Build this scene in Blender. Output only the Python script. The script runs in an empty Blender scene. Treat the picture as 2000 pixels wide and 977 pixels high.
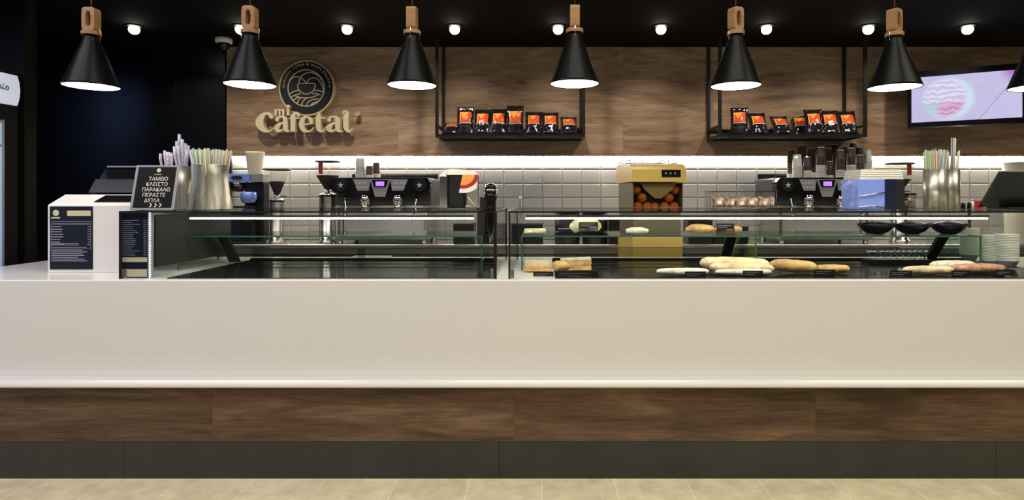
import bpy, bmesh, math, random
from mathutils import Vector, Matrix, noise
random.seed(7)
PI = math.pi
SC = bpy.context.scene
COL = SC.collection
R = math.radians
# ---------------------------------------------------------------- camera, world, exposure, room lights
F, VX, VY, CH = 1150.0, 1058.0, 385.0, 1.53      # focal length px, vanishing point px, camera height m
cam_d = bpy.data.cameras.new('camera'); cam = bpy.data.objects.new('camera', cam_d); COL.objects.link(cam)
cam.location = (0, 0, CH); cam.rotation_euler = (PI/2, 0, 0)
cam_d.sensor_width = 36; cam_d.lens = 36*F/2000
cam_d.shift_x = (1000-VX)/2000; cam_d.shift_y = (VY-488.5)/2000
cam_d.clip_start = .05; cam_d.clip_end = 100
SC.camera = cam
SC.view_settings.view_transform = 'Standard'; SC.view_settings.look = 'None'
SC.view_settings.exposure = 0.0; SC.view_settings.gamma = 1; SC.view_settings.use_curve_mapping = False
w = bpy.data.worlds.new('world'); SC.world = w; w.use_nodes = True
w.node_tree.nodes['Background'].inputs[0].default_value = (.9, .85, .8, 1)
w.node_tree.nodes['Background'].inputs[1].default_value = .03

def area(name, loc, rot, sx, sy, power, color):
    d = bpy.data.lights.new(name, 'AREA'); d.shape = 'RECTANGLE'; d.size = sx; d.size_y = sy; d.energy = power; d.color = color
    o = bpy.data.objects.new(name, d); COL.objects.link(o); o.location = loc; o.rotation_euler = rot
    return o
# the hall in front of the counter: ceiling panels high up, and the bluish shop front across the hall
for lx, lc in ((-3.8, (1, .93, .98)), (0.4, (1, .955, .84)), (4.6, (1, .955, .79))):
    area('hall_ceiling_light', (lx, -.6, 4.4), (R(38), 0, 0), 3.2, 1.6, 24, lc)
    area('hall_ceiling_light', (lx, 1.5, 4.4), (R(12), 0, 0), 3.2, 1.2, 96, lc)
area('shop_front_light', (-7.6, -1.0, 4.0), (R(62), 0, R(-45)), 1.6, 1.6, 75, (.3, .45, 1))

def P(x, y, Y):
    return Vector(((x-VX)*Y/F, Y, CH+(VY-y)*Y/F))
def PX(x, Y): return (x-VX)*Y/F
def PZ(y, Y): return CH+(VY-y)*Y/F

# ---------------------------------------------------------------- materials
class NT:
    def __init__(s, name):
        s.m = bpy.data.materials.new(name); s.m.use_nodes = True
        s.t = s.m.node_tree; s.n = s.t.nodes; s.l = s.t.links
        s.b = s.n['Principled BSDF']; s.out = s.n['Material Output']
    def add(s, typ, **kw):
        n = s.n.new(typ)
        for k, v in kw.items(): setattr(n, k, v)
        return n
    def link(s, a, b): s.l.new(a, b)
def c4(c): return (c[0], c[1], c[2], 1)
def mat(name, col, rough=.5, metal=0, emit=None, es=0, bump=0, bscale=40, spec=None, var=0, vscale=8, coat=0):
    t = NT(name); b = t.b
    b.inputs['Base Color'].default_value = c4(col); b.inputs['Roughness'].default_value = rough; b.inputs['Metallic'].default_value = metal
    if spec is not None: b.inputs['Specular IOR Level'].default_value = spec
    if coat: b.inputs['Coat Weight'].default_value = coat
    if emit: b.inputs['Emission Color'].default_value = c4(emit); b.inputs['Emission Strength'].default_value = es
    if bump or var:
        tc = t.add('ShaderNodeTexCoord')
    if bump:
        nz = t.add('ShaderNodeTexNoise'); nz.inputs['Scale'].default_value = bscale; t.link(tc.outputs['Object'], nz.inputs['Vector'])
        bp = t.add('ShaderNodeBump'); bp.inputs['Strength'].default_value = bump; bp.inputs['Distance'].default_value = .01
        t.link(nz.outputs['Fac'], bp.inputs['Height']); t.link(bp.outputs['Normal'], b.inputs['Normal'])
    if var:
        nz = t.add('ShaderNodeTexNoise'); nz.inputs['Scale'].default_value = vscale; nz.inputs['Detail'].default_value = 4; t.link(tc.outputs['Object'], nz.inputs['Vector'])
        cr = t.add('ShaderNodeValToRGB'); cr.color_ramp.elements[0].position = .3; cr.color_ramp.elements[1].position = .7
        cr.color_ramp.elements[0].color = c4([x*(1-var) for x in col]); cr.color_ramp.elements[1].color = c4([min(1, x*(1+var)) for x in col])
        t.link(nz.outputs['Fac'], cr.inputs['Fac']); t.link(cr.outputs['Color'], b.inputs['Base Color'])
    return t.m
def glass(name, tint=(1, 1, 1), refl=1.0, rough=0.0, milky=0):
    t = NT(name); t.n.remove(t.b)
    tr = t.add('ShaderNodeBsdfTransparent'); tr.inputs[0].default_value = c4(tint)
    gl = t.add('ShaderNodeBsdfGlossy'); gl.inputs['Roughness'].default_value = rough
    fr = t.add('ShaderNodeLayerWeight'); fr.inputs[0].default_value = .5
    pw = t.add('ShaderNodeMath', operation='POWER'); pw.inputs[1].default_value = 5; t.link(fr.outputs['Facing'], pw.inputs[0])
    mu = t.add('ShaderNodeMath', operation='MULTIPLY_ADD'); mu.inputs[1].default_value = .9*refl; mu.inputs[2].default_value = .035*refl
    mx = t.add('ShaderNodeMixShader')
    t.link(pw.outputs[0], mu.inputs[0]); t.link(mu.outputs[0], mx.inputs[0]); t.link(tr.outputs[0], mx.inputs[1]); t.link(gl.outputs[0], mx.inputs[2])
    o = mx
    if milky:
        df = t.add('ShaderNodeBsdfDiffuse'); df.inputs[0].default_value = (.8, .79, .76, 1); tl = t.add('ShaderNodeBsdfTranslucent'); tl.inputs[0].default_value = (.8, .79, .76, 1)
        a = t.add('ShaderNodeAddShader'); t.link(df.outputs[0], a.inputs[0]); t.link(tl.outputs[0], a.inputs[1])
        o = t.add('ShaderNodeMixShader'); o.inputs[0].default_value = milky; t.link(mx.outputs[0], o.inputs[1]); t.link(df.outputs[0], o.inputs[2])
    t.link(o.outputs[0], t.out.inputs['Surface'])
    return t.m
def wood(name, dark, mid, light, plank=(1.65, .32), off=(0, 0), rough=.5, seam=.8):
    t = NT(name); tc = t.add('ShaderNodeTexCoord'); sp = t.add('ShaderNodeSeparateXYZ'); t.link(tc.outputs['Object'], sp.inputs[0])
    cb = t.add('ShaderNodeCombineXYZ'); t.link(sp.outputs['X'], cb.inputs['X']); t.link(sp.outputs['Z'], cb.inputs['Y'])
    mp = t.add('ShaderNodeMapping'); mp.inputs['Location'].default_value = (off[0], off[1], 0); t.link(cb.outputs[0], mp.inputs['Vector'])
    br = t.add('ShaderNodeTexBrick'); br.offset = .4; br.inputs['Scale'].default_value = 1; br.inputs['Mortar Size'].default_value = .0012; br.inputs['Mortar Smooth'].default_value = .3
    br.inputs['Brick Width'].default_value = plank[0]; br.inputs['Row Height'].default_value = plank[1]
    br.inputs['Color1'].default_value = (0, 0, 0, 1); br.inputs['Color2'].default_value = (1, 1, 1, 1); br.inputs['Mortar'].default_value = (.5, .5, .5, 1)
    t.link(mp.outputs[0], br.inputs['Vector'])
    # warp by plank so that the grain breaks at each seam
    ad = t.add('ShaderNodeVectorMath', operation='ADD'); sc = t.add('ShaderNodeVectorMath', operation='SCALE'); sc.inputs['Scale'].default_value = 5.0
    t.link(br.outputs['Color'], sc.inputs[0]); t.link(mp.outputs[0], ad.inputs[0]); t.link(sc.outputs[0], ad.inputs[1])
    def nz(sx, sy, d, dist=0, ro=.6):
        m2 = t.add('ShaderNodeMapping'); m2.inputs['Scale'].default_value = (sx, sy, 1); t.link(ad.outputs[0], m2.inputs['Vector'])
        n = t.add('ShaderNodeTexNoise'); n.inputs['Scale'].default_value = 1; n.inputs['Detail'].default_value = d; n.inputs['Distortion'].default_value = dist
        n.inputs['Roughness'].default_value = ro
        t.link(m2.outputs[0], n.inputs['Vector']); return n
    a = nz(1.1, 7, 6, 1.2); g = nz(5, 90, 5, .4, .7); k = nz(2.3, 4.5, 2, 0)
    m1 = t.add('ShaderNodeMath', operation='MULTIPLY_ADD'); m1.inputs[1].default_value = .45; t.link(g.outputs['Fac'], m1.inputs[0]); 
    m0 = t.add('ShaderNodeMath', operation='MULTIPLY'); m0.inputs[1].default_value = .75; t.link(a.outputs['Fac'], m0.inputs[0]); t.link(m0.outputs[0], m1.inputs[2])
    m3 = t.add('ShaderNodeMath', operation='MULTIPLY_ADD'); m3.inputs[1].default_value = .07; t.link(br.outputs['Color'], m3.inputs[0]); t.link(m1.outputs[0], m3.inputs[2])
    cr = t.add('ShaderNodeValToRGB'); e = cr.color_ramp.elements
    e[0].position = .49; e[0].color = c4(dark); e[1].position = .78; e[1].color = c4(light); q = e.new(.64); q.color = c4(mid)
    t.link(m3.outputs[0], cr.inputs['Fac'])
    # knots
    kr = t.add('ShaderNodeValToRGB'); kr.color_ramp.elements[0].position = .70; kr.color_ramp.elements[0].color = (1, 1, 1, 1); kr.color_ramp.elements[1].position = .80; kr.color_ramp.elements[1].color = (.45, .42, .4, 1)
    t.link(k.outputs['Fac'], kr.inputs['Fac'])
    mm = t.add('ShaderNodeMix', data_type='RGBA', blend_type='MULTIPLY'); mm.inputs['Factor'].default_value = 1
    t.link(cr.outputs['Color'], mm.inputs[6]); t.link(kr.outputs['Color'], mm.inputs[7])
    sm = t.add('ShaderNodeMix', data_type='RGBA', blend_type='MULTIPLY'); t.link(br.outputs['Fac'], sm.inputs['Factor'])
    sm.inputs[7].default_value = (seam, seam, seam, 1); t.link(mm.outputs[2], sm.inputs[6])
    t.link(sm.outputs[2], t.b.inputs['Base Color']); t.b.inputs['Roughness'].default_value = rough; t.b.inputs['Specular IOR Level'].default_value = .3
    bp = t.add('ShaderNodeBump'); bp.inputs['Strength'].default_value = .15; bp.inputs['Distance'].default_value = .003
    t.link(g.outputs['Fac'], bp.inputs['Height']); t.link(bp.outputs['Normal'], t.b.inputs['Normal'])
    return t.m
M = {}
M['solid_white'] = mat('solid_white', (.80, .775, .72), .22, spec=.4)
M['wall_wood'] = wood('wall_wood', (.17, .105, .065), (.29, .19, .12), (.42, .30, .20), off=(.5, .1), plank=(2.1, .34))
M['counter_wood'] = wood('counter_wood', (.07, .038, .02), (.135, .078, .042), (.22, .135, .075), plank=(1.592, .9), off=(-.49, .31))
M['neck_wood'] = wood('neck_wood', (.20, .10, .035), (.30, .165, .065), (.38, .22, .10), plank=(9, 9))
M['tile_white'] = mat('tile_white', (.42, .41, .385), .2)
M['grout'] = mat('grout', (.36, .35, .33), .8)
M['black_ceiling'] = mat('black_ceiling', (.002, .0015, .0012), .85, spec=.12, bump=.1)
M['black_wall'] = mat('black_wall', (.004, .005, .008), .30, spec=.25)
M['black_paint'] = mat('black_paint', (.004, .004, .004), .35, spec=.10)
M['black_satin'] = mat('black_satin', (.010, .010, .010), .45, spec=.3)
M['black_plastic'] = mat('black_plastic', (.010, .010, .011), .3, spec=.3)
M['black_gloss'] = mat('black_gloss', (.008, .008, .010), .10, spec=.35)
M['dark_grey'] = mat('dark_grey', (.035, .035, .035), .4)
M['grey_plastic'] = mat('grey_plastic', (.26, .26, .27), .35)
M['steel'] = mat('steel', (.62, .60, .56), .22, 1)
M['brushed'] = mat('brushed', (.55, .53, .49), .36, 1, bump=.05, bscale=90)
M['chrome'] = mat('chrome', (.8, .8, .8), .06, 1)
M['dark_steel'] = mat('dark_steel', (.12, .12, .125), .3, 1)
M['glass'] = glass('glass', (.965, .98, .97), .8)
M['rear_glass'] = glass('rear_glass', (.76, .79, .74), .8)
M['edge_glass'] = mat('edge_glass', (.035, .105, .072), .15)
M['hopper_clear'] = glass('hopper_clear', (.93, .92, .89), .35, 0, .04)
M['frosted'] = glass('frosted', (.9, .9, .88), 1, .1, .32)
M['black_matte'] = mat('black_matte', (.007, .0065, .005), .7, spec=.15)
M['shelf_glass'] = glass('shelf_glass', (.86, .95, .91), 1)
M['smoke'] = glass('smoke', (.80, .73, .58), .9, .05)
M['olive_dark'] = mat('olive_dark', (.15, .13, .075), .4)
M['chute_clear'] = glass('chute_clear', (.9, .85, .75), 1, .1, .5)
M['clear'] = glass('clear', (.86, .87, .86), 1.2, .05)
M['led'] = mat('led', (1, 1, 1), .5, emit=(1, .95, .84), es=26)
M['led_cove'] = mat('led_cove', (1, 1, 1), .5, emit=(1, .96, .86), es=70)
M['led_dots'] = mat('led_dots', (1, 1, 1), .5, emit=(.85, .92, 1), es=9)
M['lamp_disc'] = mat('lamp_disc', (1, 1, 1), .5, emit=(1, .93, .80), es=11)
M['lamp_inner'] = mat('lamp_inner', (.85, .85, .82), .4)
M['bulb'] = mat('bulb', (1, 1, 1), .5, emit=(1, .93, .82), es=10)
M['gold'] = mat('gold', (.62, .54, .35), .55)
M['gold_thin'] = mat('gold_thin', (.58, .47, .28), .5)
M['navy'] = mat('navy', (.010, .013, .022), .5, spec=.2)
M['navy_gloss'] = mat('navy_gloss', (.012, .016, .04), .15, bump=.12, bscale=14)
M['print_grey'] = mat('print_grey', (.30, .30, .36), .6)
M['print_white'] = mat('print_white', (.75, .74, .70), .6)
M['cream'] = mat('cream', (.72, .66, .5), .5)
M['cup_white'] = mat('cup_white', (.52, .48, .43), .6)
M['cup_brown'] = mat('cup_brown', (.035, .018, .012), .5)
M['bowl_white'] = mat('bowl_white', (.84, .84, .74), .5)
M['foil'] = mat('foil', (.012, .010, .012), .12, bump=.9, bscale=26, coat=.5)
M['orange_label'] = mat('orange_label', (.62, .085, .02), .22, bump=.5, bscale=20)
M['yellow_label'] = mat('yellow_label', (.80, .33, .07), .22, bump=.5, bscale=20)
M['red'] = mat('red', (.42, .02, .02), .4)
M['bread'] = mat('bread', (.62, .38, .14), .7, var=.35, vscale=14, bump=.4, bscale=60)
M['bread_pale'] = mat('bread_pale', (.74, .57, .33), .7, var=.34, vscale=18, bump=.4, bscale=50)
M['floured'] = mat('floured', (.80, .72, .58), .8, var=.2, vscale=22, bump=.5, bscale=60)
M['toast'] = mat('toast', (.70, .42, .13), .7, var=.35, vscale=25, bump=.3)
M['ham'] = mat('ham', (.64, .33, .20), .6, var=.4, vscale=40)
M['wrap'] = mat('wrap', (.78, .70, .40), .3, var=.3, vscale=45, bump=.8, bscale=40)
M['snack'] = mat('snack', (.50, .27, .13), .3, var=.5, vscale=50, bump=.8, bscale=45)
M['tan'] = mat('tan', (.42, .40, .30), .5)
M['snack'] = mat('snack', (.40, .26, .16), .25, var=.8, vscale=26, bump=.9, bscale=45)
M['splash'] = mat('splash', (.75, .73, .68), .22, .6)
M['panel_grey'] = mat('panel_grey', (.035, .040, .034), .25)
M['napkin'] = mat('napkin', (.78, .74, .66), .8, bump=.3)
M['paper_wrap'] = mat('paper_wrap', (.62, .58, .70), .5, bump=.9, bscale=50, var=.25, vscale=30)
M['orange'] = mat('orange', (.70, .25, .06), .5, bump=.2, bscale=120)
M['juicer_yellow'] = mat('juicer_yellow', (.62, .42, .10), .4)
M['beans'] = mat('beans', (.010, .006, .004), .9, spec=.05, bump=1, bscale=120)
M['display'] = mat('display', (.1, .02, .3), .3, emit=(.42, .16, 1), es=1.6)
M['cord_red'] = mat('cord_red', (.20, .03, .015), .6)
M['steel_blue_reflection'] = mat('steel_blue_reflection', (.26, .38, .92), .28, .35, bump=.9, bscale=9)  # plain steel; the blue light it reflects is painted into the base colour
M['plinth'] = mat('plinth', (.030, .030, .026), .42, var=.2, vscale=5)
M['fridge_sign'] = mat('fridge_sign', (.6, .62, .7), .4, emit=(.75, .82, 1), es=.42)
M['fridge_light'] = mat('fridge_light', (.3, .4, .6), .4, emit=(.45, .62, 1), es=.35)
def streak_mat():
    t = NT('streaked_steel'); tc = t.add('ShaderNodeTexCoord'); mp = t.add('ShaderNodeMapping'); mp.inputs['Scale'].default_value = (38, 38, .6); t.link(tc.outputs['Object'], mp.inputs[0])
    n = t.add('ShaderNodeTexNoise'); n.inputs['Scale'].default_value = 1; n.inputs['Detail'].default_value = 3; t.link(mp.outputs[0], n.inputs[0])
    cr = t.add('ShaderNodeValToRGB'); cr.color_ramp.elements[0].position = .35; cr.color_ramp.elements[0].color = (.34, .31, .25, 1); cr.color_ramp.elements[1].position = .65; cr.color_ramp.elements[1].color = (.72, .67, .56, 1)
    t.link(n.outputs['Fac'], cr.inputs[0]); t.link(cr.outputs[0], t.b.inputs['Base Color']); t.b.inputs['Metallic'].default_value = .85; t.b.inputs['Roughness'].default_value = .36
    return t.m
M['streaked'] = streak_mat()
M['floor_mat'] = None
def floor_mat():
    t = NT('floor_tile'); tc = t.add('ShaderNodeTexCoord')
    br = t.add('ShaderNodeTexBrick'); br.offset = 0; br.squash = 1
    br.inputs['Scale'].default_value = 1; br.inputs['Brick Width'].default_value = .3795; br.inputs['Row Height'].default_value = .76; br.inputs['Mortar Size'].default_value = .0028
    br.inputs['Color1'].default_value = (.80, .70, .46, 1); br.inputs['Color2'].default_value = (.75, .655, .43, 1); br.inputs['Mortar'].default_value = (.92, .86, .64, 1)
    mp = t.add('ShaderNodeMapping'); mp.inputs['Location'].default_value = (0, .25, 0)
    t.link(tc.outputs['Object'], mp.inputs[0]); t.link(mp.outputs[0], br.inputs['Vector'])
    n = t.add('ShaderNodeTexNoise'); n.inputs['Scale'].default_value = 9; n.inputs['Detail'].default_value = 8; n.inputs['Roughness'].default_value = .7; t.link(tc.outputs['Object'], n.inputs[0])
    cr = t.add('ShaderNodeValToRGB'); cr.color_ramp.elements[0].position = .3; cr.color_ramp.elements[0].color = (.72, .71, .68, 1); cr.color_ramp.elements[1].position = .62; cr.color_ramp.elements[1].color = (1, 1, 1, 1)
    t.link(n.outputs['Fac'], cr.inputs[0])
    mm = t.add('ShaderNodeMix', data_type='RGBA', blend_type='MULTIPLY'); mm.inputs['Factor'].default_value = 1
    t.link(br.outputs['Color'], mm.inputs[6]); t.link(cr.outputs[0], mm.inputs[7]); t.link(mm.outputs[2], t.b.inputs['Base Color'])
    t.b.inputs['Roughness'].default_value = .4
    return t.m
M['floor_mat'] = floor_mat()

# ---------------------------------------------------------------- mesh builder
class MB:
    def __init__(s): s.bm = bmesh.new(); s.mi = 0
    def _f(s, vs, smooth=False):
        try: f = s.bm.faces.new(vs)
        except ValueError: return None
        f.material_index = s.mi; f.smooth = smooth; return f
    def box(s, x0, x1, y0, y1, z0, z1, bev=0):
        m = bmesh.ops.create_cube(s.bm, size=1)
        vs = m['verts']
        for v in vs:
            v.co = Vector(((x0+x1)/2+v.co.x*(x1-x0), (y0+y1)/2+v.co.y*(y1-y0), (z0+z1)/2+v.co.z*(z1-z0)))
        fs = set(f for v in vs for f in v.link_faces)
        for f in fs: f.material_index = s.mi
        if bev:
            es = list(set(e for v in vs for e in v.link_edges))
            r = bmesh.ops.bevel(s.bm, geom=es, offset=bev, segments=2, affect='EDGES', profile=.5)
            for f in r['faces']: f.material_index = s.mi
        return s
    def lathe(s, prof, cx=0, cy=0, n=28, smooth=True, a0=0, z0=0):
        rings = []
        for r, z in prof:
            if r < 1e-5: rings.append([s.bm.verts.new((cx, cy, z+z0))])
            else: rings.append([s.bm.verts.new((cx+r*math.cos(a0+2*PI*i/n), cy+r*math.sin(a0+2*PI*i/n), z+z0)) for i in range(n)])
        for a, b in zip(rings, rings[1:]):
            for i in range(n):
                j = (i+1) % n
                if len(a) == 1 and len(b) == 1: continue
                if len(a) == 1: s._f([a[0], b[j], b[i]], smooth)
                elif len(b) == 1: s._f([a[i], a[j], b[0]], smooth)
                else: s._f([a[i], a[j], b[j], b[i]], smooth)
        return s
    def tube(s, pts, r, n=8, caps=True, r2=None, flat=None):
        pts = [Vector(p) for p in pts]; rings = []
        up = Vector((0, 0, 1))
        for i, p in enumerate(pts):
            d = (pts[min(i+1, len(pts)-1)]-pts[max(i-1, 0)]).normalized()
            u = up if abs(d.dot(up)) < .95 else Vector((1, 0, 0))
            a = d.cross(u).normalized(); b = a.cross(d).normalized()
            rr = r[i] if isinstance(r, (list, tuple)) else r
            fl = flat if flat else 1
            rings.append([s.bm.verts.new(p+a*rr*math.cos(2*PI*k/n)+b*rr*fl*math.sin(2*PI*k/n)) for k in range(n)])
        for A, B in zip(rings, rings[1:]):
            for k in range(n):
                s._f([A[k], A[(k+1) % n], B[(k+1) % n], B[k]], True)
        if caps: s._f(rings[0][::-1]); s._f(rings[-1])
        return s
    def prism(s, poly, fn, d0, d1):          # poly: 2-D points; fn(u, v, d) -> 3-D
        A = [s.bm.verts.new(fn(u, v, d0)) for u, v in poly]; B = [s.bm.verts.new(fn(u, v, d1)) for u, v in poly]
        s._f(A[::-1]); s._f(B); n = len(poly)
        for i in range(n): s._f([A[i], A[(i+1) % n], B[(i+1) % n], B[i]])
        return s
    def build(s, name, mats, parent=None, noisy=0, nsc=20, recalc=True):
        if noisy:
            for v in s.bm.verts:
                v.co += noise.noise_vector(v.co*nsc)*noisy
        if recalc: bmesh.ops.recalc_face_normals(s.bm, faces=s.bm.faces[:])
        me = bpy.data.meshes.new(name); s.bm.to_mesh(me); s.bm.free()
        for m in (mats if isinstance(mats, (list, tuple)) else [mats]): me.materials.append(M[m] if isinstance(m, str) else m)
        o = bpy.data.objects.new(name, me); COL.objects.link(o)
        if parent: o.parent = parent
        return o
def tag(o, label, cat, group=None, kind=None):
    if label: o['label'] = label
    if cat: o['category'] = cat
    if group: o['group'] = group
    if kind: o['kind'] = kind
    return o
def empty(name, loc, label, cat, group=None, rz=0):
    o = bpy.data.objects.new(name, None); COL.objects.link(o); o.location = loc; o.rotation_euler = (0, 0, rz); o.empty_display_size = .05
    return tag(o, label, cat, group)
def struct(o): o['kind'] = 'structure'; return o
def kids(o): return [c for c in bpy.data.objects if c.parent == o]
def dup(o, loc, label, group=None, rz=None):
    c = o.copy(); COL.objects.link(c); c.location = loc; c['label'] = label
    if rz is not None: c.rotation_euler = (c.rotation_euler.x, c.rotation_euler.y, rz)
    if group: c['group'] = group
    for k in kids(o):
        d = k.copy(); COL.objects.link(d); d.parent = c
        for g in kids(k):
            e = g.copy(); COL.objects.link(e); e.parent = d
    return c
def text_into(mb, body, size, fn, align='CENTER', bold=.0, depth=0):
    cu = bpy.data.curves.new('t', 'FONT'); cu.body = body; cu.size = size; cu.align_x = align; cu.offset = bold; cu.resolution_u = 3
    o = bpy.data.objects.new('t', cu); COL.objects.link(o)
    dg = bpy.context.evaluated_depsgraph_get(); me = bpy.data.meshes.new_from_object(o.evaluated_get(dg))
    vs = [mb.bm.verts.new(fn(v.co.x, v.co.y)) for v in me.vertices]
    for p in me.polygons: mb._f([vs[i] for i in p.vertices])
    bpy.data.objects.remove(o); bpy.data.curves.remove(cu); bpy.data.meshes.remove(me)
def cr_spline(pts, n=8):
    out = []
    P_ = [pts[0]]+list(pts)+[pts[-1]]
    for i in range(1, len(P_)-2):
        a, b, c, d = [Vector(p) for p in P_[i-1:i+3]]
        for k in range(n):
            t = k/n; out.append(.5*((2*b)+(c-a)*t+(2*a-5*b+4*c-d)*t*t+(3*b-a-3*c+d)*t**3))
    out.append(Vector(P_[-2])); return out
def stroke_poly(pts):                          # pts (u, v, width) -> outline
    s = cr_spline([(p[0], p[1], p[2]) for p in pts], 7); L, Rr = [], []
    for i, p in enumerate(s):
        a = s[max(i-1, 0)]; b = s[min(i+1, len(s)-1)]; d = Vector((b.x-a.x, b.y-a.y)); d = d.normalized() if d.length else Vector((1, 0)); nrm = Vector((-d.y, d.x))*p.z/2
        L.append((p.x+nrm.x, p.y+nrm.y)); Rr.append((p.x-nrm.x, p.y-nrm.y))
    return L, Rr
def ribbon(mb, pts, fn, d0, d1):
    L, Rr = stroke_poly(pts); n = len(L)
    A = [mb.bm.verts.new(fn(*p, d0)) for p in L]; B = [mb.bm.verts.new(fn(*p, d0)) for p in Rr]
    C = [mb.bm.verts.new(fn(*p, d1)) for p in L]; D = [mb.bm.verts.new(fn(*p, d1)) for p in Rr]
    for i in range(n-1):
        mb._f([A[i], A[i+1], B[i+1], B[i]]); mb._f([C[i], D[i], D[i+1], C[i+1]]); mb._f([A[i], C[i], C[i+1], A[i+1]]); mb._f([B[i], B[i+1], D[i+1], D[i]])
    mb._f([A[0], B[0], D[0], C[0]]); mb._f([A[-1], C[-1], D[-1], B[-1]])
def disc_poly(cx, cy, r, n=20): return [(cx+r*math.cos(2*PI*i/n), cy+r*math.sin(2*PI*i/n)) for i in range(n)]

# ---------------------------------------------------------------- the setting
CEIL = 2.932; FZ = .041
struct(MB().box(-9, 9, -6, 6.2, -.1, FZ).build('floor', 'floor_mat'))
struct(MB().box(-6, 6.2, 3.3, 5.9, CEIL, CEIL+.12).build('ceiling', 'black_ceiling'))
mb = MB(); mb.box(-2.95, 6.2, 5.6, 5.8, FZ, CEIL)
mb.mi = 1
tw, th = .1845, .1335
zt = 1.925
for r in range(6):
    for c in range(48):
        x0 = -2.945+c*tw+.0015; x1 = x0+tw-.003; z1 = zt-r*th-.0015; z0 = z1-th+.003; y1, y0, b = 5.6, 5.592, .010
        o = [mb.bm.verts.new(v) for v in ((x0, y1, z0), (x1, y1, z0), (x1, y1, z1), (x0, y1, z1))]
        i = [mb.bm.verts.new(v) for v in ((x0+b, y0, z0+b), (x1-b, y0, z0+b), (x1-b, y0, z1-b), (x0+b, y0, z1-b))]
        mb._f(i)
        for k in range(4): mb._f([o[k], o[(k+1) % 4], i[(k+1) % 4], i[k]])
wb = struct(mb.build('wall_back', ['grout', 'tile_white']))
wood_panel = MB().box(-2.943, 6.2, 5.5, 5.588, 1.913, CEIL).build('wood_cladding', 'wall_wood', wb)
MB().box(-2.93, 6.2, 5.560, 5.588, 1.905, 1.9125).build('cove_light', 'led_cove', wb)
# black panelled wall to the left, with its joints
mb = MB()
for x0, x1 in ((-5.6, -4.55), (-4.546, -3.42), (-3.416, -2.955)): mb.box(x0, x1, 5.5, 5.8, FZ, CEIL, .002)
struct(mb.build('wall_back', 'black_wall'))
struct(MB().box(-5.8, -5.6, 3.3, 5.9, FZ, CEIL).build('wall_left', 'black_wall'))
struct(MB().box(-4.6, -3.6, 4.10, 4.20, FZ, CEIL, .004).build('wall_left', 'black_matte'))

# ---------------------------------------------------------------- service counter
cx0, cx1 = -3.40, 5.2
ct = empty('service_counter', (0, 3.2, FZ), 'long white service counter with a brown wood band and black plinth', 'counter')
def setp(o, p):
    o.parent = p; o.matrix_parent_inverse = Matrix.Translation(-p.location) if not p.rotation_euler.z else Matrix.LocRotScale(p.location, p.rotation_euler, None).inverted()
    return o
prof = [(4.30, 1.053), (4.30, 1.093), (3.106, 1.093), (3.102, 1.0915), (3.100, 1.087), (3.100, .70), (3.098, .66), (3.093, .62), (3.085, .59), (3.078, .573), (3.069, .563), (3.063, .555), (3.060, .547), (3.0605, .541), (3.064, .537), (3.2, .537), (3.2, 1.053)]
mb = MB()
A = [mb.bm.verts.new((cx0, y, z)) for y, z in prof]; B = [mb.bm.verts.new((cx1, y, z)) for y, z in prof]
n = len(prof)
for i in range(n): mb._f([A[i], A[(i+1) % n], B[(i+1) % n], B[i]])
mb._f(A); mb._f(B[::-1])
setp(mb.build('countertop', 'solid_white'), ct)
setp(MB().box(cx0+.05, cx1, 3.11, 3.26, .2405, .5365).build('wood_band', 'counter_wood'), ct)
mb = MB()
for a, b in ((cx0+.05, PX(241, 3.112)-.0012), (PX(241, 3.112)+.0012, PX(975, 3.112)-.0012), (PX(975, 3.112)+.0012, 2.4), (2.4025, cx1)): mb.box(a, b, 3.112, 3.26, FZ, .240)
setp(mb.build('plinth', 'plinth'), ct)
setp(MB().box(cx0+.05, cx1, 3.27, 4.28, FZ, 1.052).build('carcass', 'dark_grey'), ct)

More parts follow.
